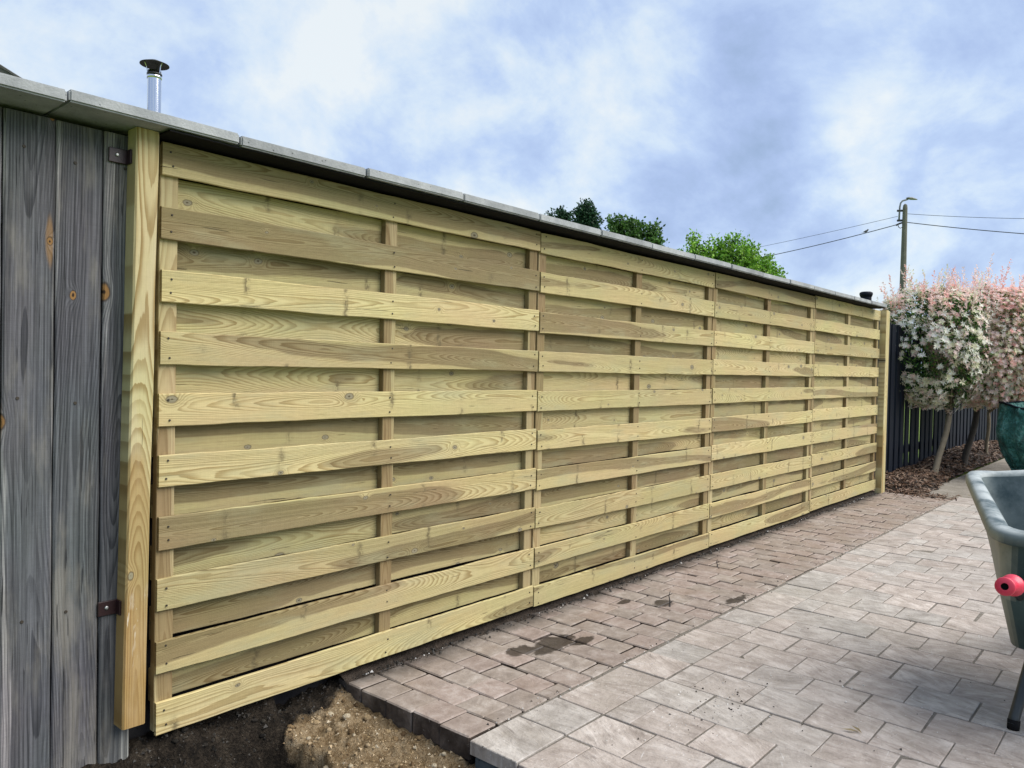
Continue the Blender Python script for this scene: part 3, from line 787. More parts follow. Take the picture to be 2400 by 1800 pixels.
# ------------------------------------------------------------------ four fence panels
H_S = .0985; PITCH_S = .1896
PL = ['nearest wooden fence panel, beside the upright post and over the dug earth', 'second wooden fence panel from the left, beside the wet-stained brick pavers',
      'third wooden fence panel from the left, between two longer looking panels', 'farthest and shortest looking wooden fence panel, ending at the far end post']
FT = [[.62, .66, .16, .50, .10, .56, .60, .42, .45, .40], None, None, None]
BT = [[.55, .6, .62, .6, .5, .45, .5, .7, .55], None, None, None]
for k in range(4):
    rnd = random.Random(100 + k)
    z0 = (0, -.005, -.003, .001)[k]
    pn = thing('fence_panel', PL[k], 'fence panel', (1.81 * k, 0, z0), 'slatted wooden fence panels')
    L = 1.802
    # studs: two stiles and a centre batten between the front and the back slats
    for nm, xc, wd in (('stile', .029, .056), ('batten', .902, .058), ('stile', L - .031, .056)):
        board(nm, 1.79, wd, .028, PINE_STUD, pn, (xc, .0285, .003), UPR, seed=rnd.uniform(0, 50), tone=rnd.uniform(.3, .7), wav=.001, segs=10, ch=.002)
    for i in range(10):                 # front slats
        z = 1.80 - H_S / 2 - PITCH_S * i + rnd.uniform(-.002, .002)
        t = FT[k][i] if FT[k] else rnd.uniform(.1, .6)
        board('slat', L + rnd.uniform(-.006, .001), H_S + rnd.uniform(-.002, .002), .013, PINE, pn, (rnd.uniform(-.001, .004), .0072 + rnd.uniform(-.001, .001), z),
              (0, rnd.uniform(-.0012, .0012), 0), seed=rnd.uniform(0, 60), tone=t, wav=.004, segs=30, ch=.0022, bow=rnd.uniform(-.002, .002))
    for i in range(9):                  # back slats
        z = 1.80 - H_S / 2 - PITCH_S * (i + .5) + rnd.uniform(-.002, .002)
        t = BT[k][i] if BT[k] else rnd.uniform(.25, .75)
        hh = .1055 + rnd.uniform(-.002, .001)
        board('slat', L - .004, hh, .013, PINE, pn, (.002, .0495 + rnd.uniform(-.001, .001), z), (0, rnd.uniform(-.0015, .0015), 0),
              seed=rnd.uniform(0, 60), tone=t, wav=.0045, segs=24, ch=.0022)
    mb = MB(); Mx = Matrix.Rotation(pi / 2, 3, 'X')
    for i in range(10):
        z = 1.80 - H_S / 2 - PITCH_S * i
        for xc in (.028, .902, L - .03):
            for dz in (.026, -.026):
                mb.lathe([(0, .0018), (.0030, .0016), (.0036, -.001)], (xc + rnd.uniform(-.006, .006), -.0010, z + dz + rnd.uniform(-.008, .008)), 6, Mx)
    tag(mb.build('nail', NAIL, pn), kind='stuff')

ep = thing('end_post', 'slim pale wooden post closing the far end of the fence beside the pink tree', 'post', (7.285, -.01, -.05))
board('post_body', 1.86, .07, .068, POST_E, ep, (0, -.008, 0), UPR, seed=12.2, tone=.2, wav=.001, segs=16, ch=.004)
board('cover_strip', 1.85, .045, .022, POST_E, ep, (.064, -.028, .003), UPR, seed=22.2, tone=.05, wav=.001, segs=16, ch=.002)

# ------------------------------------------------------------------ navy picket fence beyond
nf = thing('picket_fence', 'dark navy picket fence with narrow gaps behind the pink and white trees', 'fence', (10, .25, -.1))
x = 7.62
i = 0
while x < 15.5:
    o = MB().box((x - 10, random.uniform(-.004, .004), .93 + random.uniform(-.01, .01)), (.074, .011, .93), ch=.003).build('picket', NAVY, nf)
    o.rotation_euler = (0, random.uniform(-.004, .004), 0)
    x += (.235 if x > 8.6 else .20) + random.uniform(-.006, .006)
for z in (.35, 1.5):
    MB().box((1.55, .031, z), (4.0, .018, .045)).build('rail', NAVY, nf)
gp = thing('round_post', 'dark round fence post top with flared cap peeking above far coping', 'post', at(2030, 690, 9.3) * 1.0)
gp.location.z = -.06
gp_h = at(2030, 686, 9.3).z + .06
MB().lathe([(.062, 0), (.062, gp_h - .05)], n=16).build('post_shaft', NAVY, gp, True)
MB().lathe([(0, gp_h + .012), (.055, gp_h + .010), (.074, gp_h - .002), (.076, gp_h - .02), (.066, gp_h - .05), (0, gp_h - .05)], n=18).build('post_cap', NAVY, gp, True)

# ------------------------------------------------------------------ mulch bed
mb = MB(); vs = []; fs = []; nx, ny = 120, 24
def bed_h(x, v):
    fr = max(0, min(1, v / .25)); return -.055 + .075 * fr * (1.0 if x > 8 else max(0, (x - 7.40) / .6)) + .02 * N(x * 3, v * 3) * fr + .07 * max(0, min(1, (x - 9.6) / 2)) * fr
def bed_xy(u, v):
    x = 7.40 + 6.6 * u; yf = (-.36 if x < 8.2 else -.36 + .10 * min(1, (x - 8.2) / 1.0)) + .05 * N(x * 4, 2)
    if x < 7.6: yf = -.05 - (x - 7.40) * 1.5
    return x, yf + (.34 - yf) * v
for j in range(ny + 1):
    for i in range(nx + 1):
        x, y = bed_xy(i / nx, j / ny); vs.append((x, y, bed_h(x, j / ny)))
for j in range(ny):
    for i in range(nx):
        a = j * (nx + 1) + i; fs.append((a, a + 1, a + nx + 2, a + nx + 1))
tag(mb.add(vs, fs).build('planting_bed', JOINT_D, smooth=True), kind='structure')
mb = MB()
PALM = [(.10, .055, .032), (.16, .095, .06), (.06, .035, .022), (.22, .15, .10), (.035, .022, .016), (.13, .07, .04)]
def chip(mb, x, y, z, s):
    A = Matrix.Rotation(random.uniform(0, 6.28), 3, 'Z') @ Matrix.Rotation(random.gauss(0, .45), 3, 'X') @ Matrix.Rotation(random.gauss(0, .35), 3, 'Y')
    L_, W_ = s * random.uniform(.7, 1.8), s * random.uniform(.22, .5)
    vs = [A @ Vector(q) for q in ((-L_, -W_, 0), (L_, -W_ * .6, 0), (L_ * .8, W_, 0), (-L_, W_ * .8, 0), (0, 0, s * .22))]
    mb.add([q + Vector((x, y, z)) for q in vs], [(0, 1, 4), (1, 2, 4), (2, 3, 4), (3, 0, 4), (3, 2, 1, 0)], leaf_colour=random.choice(PALM))
for _ in range(5200):
    u = random.random() ** 1.3; v = random.random(); x, y = bed_xy(u, v); chip(mb, x, y, bed_h(x, v) + .012, random.uniform(.012, .032))
for _ in range(260):                     # strays swept on to the paving
    x = random.gauss(7.5, .13); y = random.gauss(-.36, .17); chip(mb, x, y, -.036, random.uniform(.008, .02))
for _ in range(40): chip(mb, 7.45 + random.gauss(0, .03), random.uniform(-.68, -.3), -.036, random.uniform(.008, .02))
tag(mb.build('bark_mulch', CHIPM), kind='stuff')

# ------------------------------------------------------------------ foliage
def quad_leaf(mb, p, d, n, L, W, col, fold=.25):
    d = d.normalized(); s = d.cross(n)
    if s.length < 1e-4: s = d.orthogonal()
    s.normalize(); n2 = s.cross(d)
    a = p; b = p + d * L * .45 + s * W + n2 * W * fold; c = p + d * L; e = p + d * L * .45 - s * W + n2 * W * fold
    mb.add([a, b, c, e], [(0, 1, 2), (0, 2, 3)], leaf_colour=col)
def rv():
    z = random.uniform(-1, 1); a = random.uniform(0, 2 * pi); r = math.sqrt(1 - z * z); return Vector((r * cos(a), r * sin(a), z))
def jit(c, k): 
    f = 1 + random.uniform(-k, k); return tuple(max(0, min(1, x * f * (1 + random.uniform(-.06, .06)))) for x in c)
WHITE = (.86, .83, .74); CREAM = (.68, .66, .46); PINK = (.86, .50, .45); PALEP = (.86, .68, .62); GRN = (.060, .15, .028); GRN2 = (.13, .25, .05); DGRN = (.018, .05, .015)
def willow(label, base, top, c, rad, n_out, n_in, pal, pal_top, shoots, spr=1.0, trunk_m=BARK, r0=.036, up_bias=0., gap=.0, seed=1):
    random.seed(seed)
    base = Vector(base); top = Vector(top); c = Vector(c)
    t = thing('standard_willow', label, 'tree', base, 'clipped variegated willow trees in the mulch bed')
    tp = [base + (top - base) * f + Vector((.012 * sin(f * 5), .01 * sin(f * 7), 0)) for f in (-.04, .0, .1, .3, .5, .7, .85, 1.0)]
    mb = MB().tube([q - base for q in tp], [r0 * 1.25, r0 * 1.12, r0, r0 * .95, r0 * .92, r0 * .9, r0 * .9, r0 * .8], 12)
    for _ in range(26):                  # limbs fanning into the crown
        e = c - base + Vector([q * s for q, s in zip(rv(), rad)]) * .75; s0 = top - base
        mid_ = s0 * .5 + e * .5 + Vector((random.uniform(-.06, .06), random.uniform(-.06, .06), .05))
        mb.tube([s0 - Vector((0, 0, .02)), mid_, e], [r0 * .35, r0 * .2, .003], 5)
    mb.build('trunk', trunk_m, t, True)
    mb = MB(); cb = c - base
    def surf(gp=0.):
        while True:
            q = rv(); bx = 1 / (abs(q.x) ** 3.2 + abs(q.y) ** 3.2 + abs(q.z) ** 3.2) ** (1 / 3.2); p = Vector((q.x * rad[0], q.y * rad[1], q.z * rad[2])) * (1 + (bx - 1) * (.9 if q.z > -.2 else .35))
            k = 1 + .13 * N(q.x * 2.2 + seed, q.y * 2.2, q.z * 2.2) + .07 * N(q.x * 6, q.y * 6 + seed, q.z * 6)
            if gp and N(q.x * 2.6 + seed * 3, q.y * 2.6, q.z * 2.6 - 4) > .12 and random.random() < gp: continue
            return q, p * k
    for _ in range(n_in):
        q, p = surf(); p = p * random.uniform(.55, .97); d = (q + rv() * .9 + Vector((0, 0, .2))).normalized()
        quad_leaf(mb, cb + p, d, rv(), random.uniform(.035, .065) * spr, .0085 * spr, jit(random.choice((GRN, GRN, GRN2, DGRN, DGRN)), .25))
    for _ in range(n_out):
        q, p = surf(gap); p = p * random.uniform(.90, 1.05)
        ax = (q + rv() * .38 + Vector((.10, -.16, up_bias + .12))).normalized()
        topf = max(0, min(1, (q.z - .35) / .35))
        colset = pal_top if random.random() < topf else pal
        base_c = random.choice(colset)
        o1 = ax.orthogonal().normalized(); o2 = ax.cross(o1); ph = random.uniform(0, 6.28); nl = random.choice((6, 7, 8, 9))
        sz = random.uniform(.75, 1.2) * spr
        for k in range(nl):
            a = ph + 2 * pi * k / nl + random.uniform(-.2, .2); dd = o1 * cos(a) + o2 * sin(a) + ax * random.uniform(.05, .5)
            quad_leaf(mb, cb + p + ax * .006, dd, ax, random.uniform(.030, .048) * sz, .0075 * sz, jit(base_c, .14))
        st = cb + p
        for k in range(4):               # greener leaves along the shoot below the rosette
            a = random.uniform(0, 6.28); dd = o1 * cos(a) + o2 * sin(a) + ax * .5
            quad_leaf(mb, st - ax * random.uniform(.015, .05), dd, ax, .04 * sz, .008 * sz, jit(random.choice((GRN2, GRN, base_c, CREAM)), .2))
    for _ in range(shoots):              # long feathery new shoots
        while True:
            q, p = surf()
            if q.z > .35: break
        d = (Vector((random.gauss(0, .22), random.gauss(0, .22), 1)) + q * .25).normalized()
        Ls = random.uniform(.12, .38) * (1 if random.random() < .8 else 1.35); cc = random.choice(pal_top)
        s0 = cb + p * .95; nlv = int(Ls / .010)
        mb.add([s0 + Vector((.002, 0, 0)), s0 - Vector((.002, 0, 0)), s0 + d * Ls], [(0, 1, 2)], leaf_colour=(.25, .15, .1))
        for k in range(nlv):
            f = (k + .5) / nlv; dd = (d * random.uniform(.6, 1.1) + rv() * .9)
            quad_leaf(mb, s0 + d * (Ls * f), dd, rv(), (.056 - .030 * f), .0072, jit(cc, .15))
    mb.build('crown', LEAF, t)
    return t
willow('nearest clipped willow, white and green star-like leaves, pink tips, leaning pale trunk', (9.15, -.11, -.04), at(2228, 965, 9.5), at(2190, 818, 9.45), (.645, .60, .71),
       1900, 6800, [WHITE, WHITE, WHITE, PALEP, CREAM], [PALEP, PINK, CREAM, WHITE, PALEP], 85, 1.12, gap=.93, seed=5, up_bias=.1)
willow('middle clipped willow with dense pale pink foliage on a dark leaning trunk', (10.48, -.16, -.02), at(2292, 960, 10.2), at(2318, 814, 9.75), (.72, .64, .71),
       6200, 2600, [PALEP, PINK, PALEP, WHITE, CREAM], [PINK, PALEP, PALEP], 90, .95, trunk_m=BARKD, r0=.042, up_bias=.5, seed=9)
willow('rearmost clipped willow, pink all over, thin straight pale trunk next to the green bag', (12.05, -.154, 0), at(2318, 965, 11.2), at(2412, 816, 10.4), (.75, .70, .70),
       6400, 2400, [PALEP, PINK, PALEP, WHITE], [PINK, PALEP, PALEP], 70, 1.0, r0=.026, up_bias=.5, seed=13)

def leafy_tree(name, label, pos, h, blobs, pal, n, leaf, group=None, seed=1, trunk_r=.12, dens=1.0):
    random.seed(seed); pos = Vector(pos); t = thing(name, label, 'tree', pos, group)
    mb = MB(); zc = sum(b[0][2] for b in blobs) / len(blobs)
    mb.tube([(0, 0, -.2), (.03, .02, h * .35), (-.03, .03, h * .6), (0, 0, zc)], [trunk_r * 1.3, trunk_r, trunk_r * .75, trunk_r * .4], 9)
    for (c, r) in blobs:
        c = Vector(c)
        for _ in range(5):
            e = c + Vector([q * s for q, s in zip(rv(), r)]) * .8
            mb.tube([(0, 0, min(c.z * .75, zc * .8)), c * .5 + Vector((0, 0, c.z * .42)), c * .6 + e * .4, e], [trunk_r * .4, trunk_r * .25, trunk_r * .15, .008], 5)
    mb.build('trunk', BARKD, t, True)
    mb = MB(); tot = sum(b[1][0] * b[1][2] for b in blobs)
    for (c, r) in blobs:
        c = Vector(c); k = int(n * r[0] * r[2] / tot)
        # twigs carrying clusters of leaves
        for _ in range(k // 9):
            q = rv(); sc_ = random.random() ** .4 * (1 + .30 * N(q.x * 2.5 + seed, q.y * 2.5, q.z * 2.5))
            p = c + Vector((q.x * r[0], q.y * r[1], q.z * r[2])) * sc_
            tone = random.uniform(.7, 1.3); d = (q + Vector((0, 0, .7)) + rv() * .5).normalized()
            for j in range(9):
                pp = p + d * leaf * random.uniform(-1.2, 2.2) + rv() * leaf * .6
                quad_leaf(mb, pp, d * .4 + rv(), rv(), leaf * random.uniform(.7, 1.3), leaf * .32, tuple(min(1, x * tone) for x in jit(random.choice(pal), .2)))
    mb.build('crown', LEAF, t)
    return t
def gtree(name, label, px, py_top, Z, spans, pal, n, leaf, seed, **k):
    """spans: crown lumps as (dx px, dy px from the top, half-width px, half-height px) at depth Z"""
    p0 = at(px, py_top, Z); s = Z / F_PX; base = Vector((p0.x, p0.y, -.06)); rh = Vector((rt.x, rt.y, 0)).normalized()
    bl = []
    for (dx_, dy_, wx, hz_) in spans:
        o = rh * (dx_ * s); bl.append(((o.x, o.y, p0.z + .06 - dy_ * s), (wx * s, wx * s, hz_ * s)))
    return leafy_tree(name, label, base, p0.z, bl, pal, n, leaf, seed=seed, **k)
PD = [(.022, .062, .032), (.036, .09, .042), (.014, .04, .022)]
PMD = [(.060, .14, .028), (.10, .20, .045), (.035, .085, .02)]
PB = [(.13, .30, .030), (.20, .40, .045), (.09, .20, .022), (.27, .46, .07)]
gtree('dark_tree', 'tallest dark green rounded tree showing above the coping, left of the lighter trees', 1374, 478, 36, [(0, 26, 13, 24), (-10, 50, 14, 24), (12, 54, 14, 24), (0, 112, 26, 48)], PD, 8000, .16, 3, group='dark trees beyond the wall')
gtree('dark_tree', 'second dark tree top, small, just left of the tallest dark tree', 1319, 490, 37, [(-4, 18, 4.5, 10), (8, 22, 3.5, 9), (0, 92, 9, 40)], PD, 4000, .15, 4, group='dark trees beyond the wall')
gtree('dark_tree', 'leftmost dark tree tip, barely showing above the coping', 1290, 500, 38, [(0, 9, 2.5, 5), (0, 76, 7, 40)], PD, 3000, .15, 6, group='dark trees beyond the wall')
gtree('green_tree', 'mid green tree with three loose tops between the dark tree and the bright bush', 1490, 505, 28, [(-46, 34, 17, 26), (-8, 46, 22, 34), (40, 56, 17, 34), (54, 80, 12, 22), (0, 120, 56, 44)], PMD, 9000, .13, 8)
gtree('green_tree', 'bright light green leafy tree above the coping, left of the lamp pole', 1715, 562, 18, [(-80, 58, 42, 44), (-40, 48, 42, 46), (10, 46, 46, 46), (52, 68, 44, 46), (84, 88, 34, 34), (-8, 110, 110, 50), (-86, 12, 8, 24), (5, 6, 12, 14)], PB, 15000, .075, 10)

# ------------------------------------------------------------------ utility pole, lamp, cables, bird
Zp = 32.
pb = at(2115, 700, Zp); base = Vector((pb.x, pb.y, -.06))
pole = thing('lamp_pole', 'grey concrete utility pole with a street lamp arm rising behind the pink trees', 'utility pole', base)
H_P = at(2121, 479, Zp).z + .06
rh = Vector((rt.x, rt.y, 0)).normalized(); sp_ = Zp / F_PX
M3 = Matrix.Rotation(-YAW, 3, 'Z')
mb = MB()
vs = []; fs = []
prof = [(0, .155), (H_P * .5, .12), (H_P - .16, .085), (H_P - .05, .07), (H_P, .03)]
for (z, r) in prof:
    for k in range(8):
        a = pi / 8 + k * pi / 4; vs.append(M3 @ Vector((r * cos(a) * 1.08, r * sin(a) * 1.08, z)))
for i in range(len(prof) - 1):
    for k in range(8): fs.append((i * 8 + k, i * 8 + (k + 1) % 8, i * 8 + 8 + (k + 1) % 8, i * 8 + 8 + k))
fs.append(tuple((len(prof) - 1) * 8 + k for k in range(8)))
mb.add(vs, fs).build('shaft', POLEC, pole)
def pxo(px, py): return at(px, py, Zp) - base
arm = MB().tube([pxo(2107, 517), pxo(2108, 500), pxo(2109, 485), pxo(2111, 476), pxo(2115, 471), pxo(2121, 469), pxo(2128, 467)], .035, 8).build('lamp_arm', LAMPM, pole, True)
hd = MB(); c0 = pxo(2136, 466)
vs = []; fs = []
for (t_, hw, hh) in ((-.20, .05, .03), (-.12, .09, .07), (0, .11, .085), (.12, .10, .05), (.24, .05, .015)):
    for k in range(8):
        a = k * pi / 4; vs.append(c0 + rh * t_ + fw * (hw * cos(a)) + Vector((0, 0, hh * sin(a) * (.9 if sin(a) > 0 else .45) - t_ * .12)))
for i in range(4):
    for k in range(8): fs.append((i * 8 + k, i * 8 + (k + 1) % 8, i * 8 + 8 + (k + 1) % 8, i * 8 + 8 + k))
fs += [tuple(range(8))[::-1], tuple(32 + k for k in range(8))]
hd.add(vs, fs).build('lamp_head', LAMPM, pole)
for py in (494, 517):
    a, b2 = pxo(2103, py), pxo(2118, py - .3); MB().tube([a, b2], .045, 6).build('clamp', CABLE, pole)
MB().tube([pxo(2104, 526), pxo(2106, 532), pxo(2110, 535), pxo(2114, 533)], .015, 6).build('cable_loop', CABLE, pole, True)
MB().tube([pxo(2100, 528), pxo(2108, 524), pxo(2115, 522)], .035, 6).build('insulator', CABLE, pole)
def wire(label, p0, p1, Z0, Z1, sag, r, n=24):
    a = at(*p0, Z0); b = at(*p1, Z1); pts = []
    for i in range(n + 1):
        f = i / n; q = a.lerp(b, f); q.z -= sag * 4 * f * (1 - f); pts.append(q - a)
    return tag(MB().tube(pts, r, 6).build('overhead_cable', CABLE, loc=a), label, 'cable', 'overhead cables at the lamp pole')
wire('thin upper cable running left from the lamp pole', (2104, 507), (1560, 620), Zp, 44, .10, .008)
wl2 = wire('thick lower cable running left from the lamp pole, with a bird on it', (2104, 526), (1560, 640), Zp, 44, .22, .016)
wire('thin upper cable running right from the lamp pole to the frame edge', (2125, 501), (2520, 513), Zp, 28, .06, .009)
wire('thick lower cable running right from the lamp pole to the frame edge', (2125, 521), (2520, 556), Zp, 28, .05, .016)
bd = thing('bird', 'small dark bird perched on the thick cable left of the lamp pole', 'bird', at(2029, 546, 33.4))
mb = MB(); A = M3
prof = [(-.11, .012, .0), (-.06, .03, .01), (0, .05, .03), (.045, .047, .055), (.075, .032, .085), (.09, .034, .105), (.112, .02, .108), (.138, .003, .102)]
pts = [A @ Vector((q[0], 0, q[2] + .035)) for q in prof]
mb.tube(pts, [q[1] for q in prof], 10)
mb.add([A @ Vector(q) for q in ((-.10, -.018, .04), (-.10, .018, .04), (-.21, .024, -.01), (-.21, -.024, -.01), (-.10, 0, .028))], [(0, 1, 2, 3), (0, 3, 4), (4, 2, 1), (3, 2, 4)])
for s in (-.014, .014): mb.tube([A @ Vector((.0, s, .04)), A @ Vector((.0, s, -.01))], .005, 5)
mb.build('bird_body', FEATHER, bd, True)

# ------------------------------------------------------------------ house roof and flue behind the wall
Zh = 10.
pv = at(0, 157, Zh); dv = Vector((fw.x, fw.y, 0)).normalized(); rh = Vector((cos(YAW), -sin(YAW), 0))
hs = thing('garden_house', 'house behind the wall, only its dark roof corner showing above coping at far left', 'house', Vector((pv.x, pv.y, -.06)))
rz = pv.z + .06 + .30 * .6; half = 4.2; ez = rz - half * .6
def hp(a, b, z): return rh * a + dv * b + Vector((0, 0, z))
mb = MB()
for (b_) in (.25, 6.0):
    mb.add([hp(-.3 - half + .3, b_, 0), hp(-.3 + half - .3, b_, 0), hp(-.3 + half - .3, b_, ez + .1), hp(-.3, b_, rz - .12), hp(-.3 - half + .3, b_, ez + .1)], [(0, 1, 2, 3, 4)])
for a_ in (-.3 - half + .3, -.3 + half - .3):
    mb.add([hp(a_, .25, 0), hp(a_, 6, 0), hp(a_, 6, ez + .1), hp(a_, .25, ez + .1)], [(0, 1, 2, 3)])
mb.build('wall', RENDERW, hs)
for s in (-1, 1):
    mb = MB(); vs = []
    for b_ in (0, 6.2):
        for (a_, z_) in ((-.3, rz), (-.3 + s * half, ez), (-.3 + s * half, ez - .10), (-.3, rz - .10)): vs.append(hp(a_, b_, z_))
    mb.add(vs, [(0, 1, 5, 4), (1, 2, 6, 5), (2, 3, 7, 6), (0, 3, 2, 1), (4, 5, 6, 7)])
    rf = mb.build('roof', ROOFT, hs)
    for b_ in range(5):                  # verge tiles along the gable edge
        for q in range(14):
            f = q / 14; a_ = -.3 + s * half * (f + .036); z_ = rz - half * .6 * (f + .036) + .018
            if b_ == 0: MB().box(hp(a_, .12, z_), (.16, .14, .012), Matrix.Rotation(-(pi / 2 - (pi / 2 - YAW)), 3, 'Z') @ Matrix.Rotation(s * .54, 3, 'Y')).build('roof_tile', ROOFT, rf)
fb = at(361, 262, Zh); fl = thing('flue_pipe', 'shiny stainless steel flue pipe with a black rain cap behind the wall at upper left', 'flue', Vector((fb.x, fb.y, 2.9)))
ht = at(361, 168, Zh).z - 2.9; r = .084
MB().lathe([(r, 0), (r, ht - .104), (r, ht - .101), (r + .006, ht - .10), (r + .006, ht - .065), (r, ht - .06), (r, ht), (r - .01, ht), (r - .01, ht - .4)], n=32).build('pipe', STEEL, fl, True)
MB().lathe([(r + .004, ht - .055), (r + .009, ht - .05), (r + .009, ht - .035), (r + .004, ht - .03)], n=32).build('clamp_band', BLACKM, fl, True)
zc = ht + .085
MB().lathe([(0, zc + .065), (.06, zc + .05), (.178, zc), (.178, zc - .006), (.06, zc + .035), (0, zc + .05)], n=32).build('rain_cap', BLACKM, fl, True)
for k in range(3):
    a = 2 * pi * k / 3 + .9; MB().tube([(r * cos(a), r * sin(a), ht - .06), (r * 1.15 * cos(a), r * 1.15 * sin(a), ht + .04), (.12 * cos(a), .12 * sin(a), zc + .01)], .006, 5).build('cap_strap', STEEL, fl)

# ------------------------------------------------------------------ wheelbarrow
ba = thing('wheelbarrow', 'green plastic wheelbarrow with worn rim and red handle grips at the right edge', 'wheelbarrow', (2.3, -2.2, -.04))
BX = Vector((cos(R_(11)), sin(R_(11)), 0)); BY = Vector((sin(R_(11)), -cos(R_(11)), 0))
O = Vector((1.805, -1.880, 0)) - ba.location
O.z = 0.04
def bw(u, v, z): return O + BX * u + BY * v + Vector((0, 0, z))
def outline(u0, u1, h0, h1, rad, n=7):   # rounded trapezoid, near edge u0 with half width h0; centre line v=.40
    cs = [(u0, .36 - h0), (u1, .36 - h1), (u1, .36 + h1), (u0, .36 + h0)]; pts = []
    for i in range(4):
        p = Vector((*cs[i], 0)); a = (Vector((*cs[i - 1], 0)) - p).normalized(); b = (Vector((*cs[(i + 1) % 4], 0)) - p).normalized()
        r = rad[i] if isinstance(rad, (list, tuple)) else rad
        p0, p1 = p + a * r, p + b * r
        for k in range(n + 1):
            f = k / n; pts.append((p0 * (1 - f) ** 2 + p * 2 * f * (1 - f) + p1 * f * f))
        nx_ = Vector((*cs[(i + 1) % 4], 0)); b2 = (nx_ - p).normalized(); r2 = rad[(i + 1) % 4] if isinstance(rad, (list, tuple)) else rad
        q0 = p1; q1 = nx_ - b2 * r2
        for k in range(1, 6): pts.append(q0.lerp(q1, k / 6))
    return pts
def zr(u, v=0): return .655 + .085 * max(0, u / 1.08) + .03 * max(0, 1 - ((v - .36) / .3) ** 2) * max(0, u / 1.08) ** 4
U1 = 1.08; H0, H1 = .36, .435
lv = []
def level(u0, u1, h0, h1, rad, dz, flat=None): return [bw(q.x, q.y, (zr(q.x, q.y) + dz) if flat is None else flat + .03 * q.x) for q in outline(u0, u1, h0, h1, rad)]
o_lip = [level(.018, U1 - .018, H0 - .018, H1 - .018, .10, -.050), level(.0, U1, H0, H1, .115, -.040), level(.0, U1, H0, H1, .115, -.012), level(.010, U1 - .010, H0 - .010, H1 - .010, .11, -.002),
         level(.030, U1 - .030, H0 - .030, H1 - .030, .10, .0), level(.050, U1 - .050, H0 - .050, H1 - .050, .09, -.004), level(.060, U1 - .062, H0 - .060, H1 - .060, .085, -.016)]
bodyo = [level(.030, U1 - .03, H0 - .03, H1 - .03, .09, -.050), level(.06, U1 - .06, H0 - .035, H1 - .10, .08, 0, .42), level(.28, U1 - .24, H0 - .08, H1 - .16, .07, 0, .20)]
bodyi = [o_lip[-1], level(.09, U1 - .10, H0 - .07, H1 - .135, .07, 0, .43), level(.31, U1 - .27, H0 - .11, H1 - .19, .06, 0, .215)]
def skin(mb, rings, cap=None, worn=None, algae=None):
    n = len(rings[0]); vs = [q for r_ in rings for q in r_]; fs = []
    for i in range(len(rings) - 1):
        for k in range(n): fs.append((i * n + k, i * n + (k + 1) % n, (i + 1) * n + (k + 1) % n, (i + 1) * n + k))
    if cap: fs.append(tuple((len(rings) - 1) * n + k for k in range(n)))
    wv = [(worn[i] if worn else .0) for i in range(len(rings)) for _ in range(n)]
    av = []
    for i in range(len(rings)):
        for q in rings[i]:
            loc = q - O; v = loc.dot(BY); left = max(0, min(1, (.125 + .05 * loc.dot(BX) - v) / .04)) * (1 if loc.dot(BX) > .03 else .35); av.append((algae[i] if algae else 0.) * left)
    mb.add(vs, fs, worn=wv, algae=av); return mb
tub = skin(MB(), bodyo, True, [.0, .0, .0], [.9, .9, .8]).build('tub', BARROW, ba, True)
skin(MB(), bodyi, True, [.25, .18, .1], [0, 0, 0]).build('tub_inside', BARROW, tub, True)
skin(MB(), o_lip, None, [0, .1, .35, .9, 1., .9, .4], [.8, 1., .6, .1, 0, 0, 0]).build('rim', BARROW, tub, True)
# moulded rib on the inner front wall
MB().tube([bw(U1 - .115, .22, .66), bw(U1 - .18, .22, .42), bw(U1 - .25, .21, .25)], .012, 8).build('moulded_rib', BARROW, tub, True)
def mk_side(s, lead):
    """frame tube with handle, grip and leg on one side; lead = v of the grip"""
    gx = lead
    p0, p1 = bw(-.290, gx + s * .002, .549), bw(-.16, gx + s * .032, .528)
    ge = bw(-.304, gx - s * .001, .551)
    fr = MB().tube([p0, p1, bw(.05, gx + s * .055, .46), bw(.30, gx + s * .11, .24), bw(.62, gx + s * .14, .185), bw(1.05, .36 - s * .05, .20), bw(1.25, .36 - s * .045, .17)], .0165, 12).build('frame_tube', TUBE, ba, True)
    dirv = (p0 - p1).normalized()
    Mq = dirv.to_track_quat('Z', 'Y').to_matrix()
    MB().lathe([(r_ * 1.16, z_ * 1.1) for r_, z_ in [(.0085, .02), (.0085, .0), (.021, .0), (.0225, -.003), (.0225, -.010), (.019, -.018), (.0175, -.05), (.0185, -.085), (.026, -.093), (.0275, -.100), (.026, -.107), (.0175, -.110), (.0175, -.114)]][1:], ge, 28, Mq).build('grip', RED, ba, True)
    MB().lathe([(.0, -.012), (.0098, -.012), (.0098, .0002)], ge, 20, Mq).build('grip_hole', RUBBER, ba)
    lg = MB().tube([bw(.40, gx + s * .125, .222), bw(.34, gx + s * .115, .17), bw(.20, gx + s * .062, -.005), bw(.194, gx + s * .06, -.022)], .0175, 12).build('leg', TUBE, ba, True)
    MB().tube([bw(.199, gx + s * .062, -.008), bw(.192, gx + s * .06, -.04)], [.0195, .0185], 12).build('leg_foot', RUBBER, lg, True)
    return fr
mk_side(1, .027); mk_side(-1, .693)
MB().tube([bw(.33, .15, .15), bw(.33, .36, .14), bw(.33, .57, .15)], .012, 8).build('leg_brace', TUBE, ba, True)
wh = MB(); Mw = Matrix((BX, Vector((0, 0, 1)), BY)).transposed()
tor = [(.155 + .042 * cos(a), .04 * sin(a)) for a in [2 * pi * k / 12 for k in range(13)]]
MB().lathe(tor, bw(1.25, .36, .157), 28, Mw).build('wheel', RUBBER, ba, True)
MB().lathe([(0, -.02), (.12, -.015), (.12, .015), (0, .02)], bw(1.25, .36, .157), 20, Mw).build('wheel_hub', TUBE, ba)

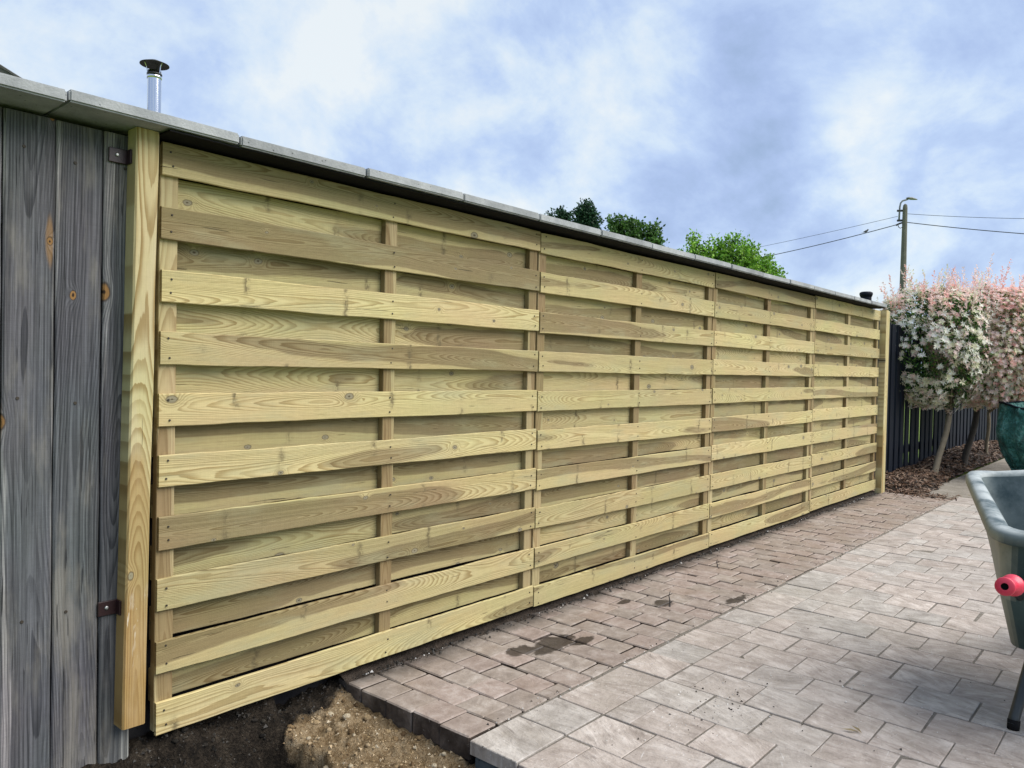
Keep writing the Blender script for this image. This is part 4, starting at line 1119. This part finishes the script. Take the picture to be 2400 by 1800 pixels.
# ------------------------------------------------------------------ green garden bag
bc = at(2430, 1000, 9.0); bg_ = thing('garden_bag', 'slumped dark green garden waste bag behind the wheelbarrow at right edge', 'bag', Vector((bc.x, bc.y, -.052)))
top_z = at(2405, 945, 9.0).z + .052
vs = []; fs = []; n = 110; prof = [(.0, .13, 1), (.06, .19, 1), (.15, .23, 1), (.25, .275, 1), (.35, .32, 1), (.45, .355, 1), (.55, .39, 1), (.65, .395, 1), (.75, .39, 1), (.85, .38, 1), (.93, .375, 1), (1.0, .372, 1), (.985, .352, 1), (.80, .35, 1), (.55, .34, 1)]
for (f, r_, _) in prof:
    for k in range(n):
        a = 2 * pi * k / n; w_ = 1 + .05 * N(cos(a) * 2.4, sin(a) * 2.4, f * 2.2) + (.17 * N(cos(a) * 5, sin(a) * 5, f * 2.6) + .09 * abs(N(cos(a) * 10, sin(a) * 10, f * 5.))) * (1 - f * .55)
        sag = -.09 * max(0, cos(a + 2.6)) * (1 if f > .7 else 0) + .03 * N(cos(a) * 2, sin(a) * 2, 9)
        vs.append((r_ * w_ * cos(a), r_ * w_ * sin(a), f * top_z + sag * min(1, f)))
for i in range(len(prof) - 1):
    for k in range(n): fs.append((i * n + k, i * n + (k + 1) % n, i * n + n + (k + 1) % n, i * n + n + k))
fs.append(tuple((len(prof) - 1) * n + k for k in range(n)))
MB().add(vs, fs).build('bag_body', BAG, bg_, True)
pts = []
for k in range(n + 1):
    a = 2 * pi * k / n; w_ = 1 + .05 * N(cos(a) * 2.4, sin(a) * 2.4, 2.2) + .035 * N(cos(a) * 7, sin(a) * 7, 1.5)
    pts.append((.375 * w_ * cos(a), .375 * w_ * sin(a), top_z - .09 * max(0, cos(a + 2.6)) + .03 * N(cos(a) * 2, sin(a) * 2, 9)))
MB().tube(pts, .013, 6, cap=False).build('bag_hem', NAVY, bg_, True)

# ------------------------------------------------------------------ little sprigs standing in the paving
for k, (x, y, h, lab) in enumerate(((2.385, -.415, .085, 'thin dark twig sticking up from the brick pavers near the small wet patch'),
                                    (3.30, -.22, .05, 'tiny dark twig lying among far brick pavers beside a dark mark'))):
    o = MB().tube([(0, 0, -.015), (.003, .004, h * .4), (-.004, .006, h * .7), (.004, .004, h)], [.0035, .003, .0025, .001], 5)
    o.tube([(.002, .003, h * .3), (.016, -.008, h * .42)], [.002, .0008], 4)
    tag(o.build('twig', CABLE, loc=(x, y, -.045)), lab, 'twig')
for k, (px, py, lab) in enumerate(((2020, 1720, 'single dry leaf on the paving slabs near the bottom'), (2275, 1163, 'single dry pale leaf on the path at the far end of the slabs'))):
    p = hz(-.036, px, py); mb = MB(); random.seed(k)
    for q in range(2 if k == 0 else 1): quad_leaf(mb, Vector((0, q * .012, .003)), Vector((cos(1 + q), sin(1 + q), .05)), Vector((0, 0, 1)), .05, .007, (.30, .24, .13), .5)
    tag(mb.build('fallen_leaf', LEAF, loc=p), lab, 'leaf')
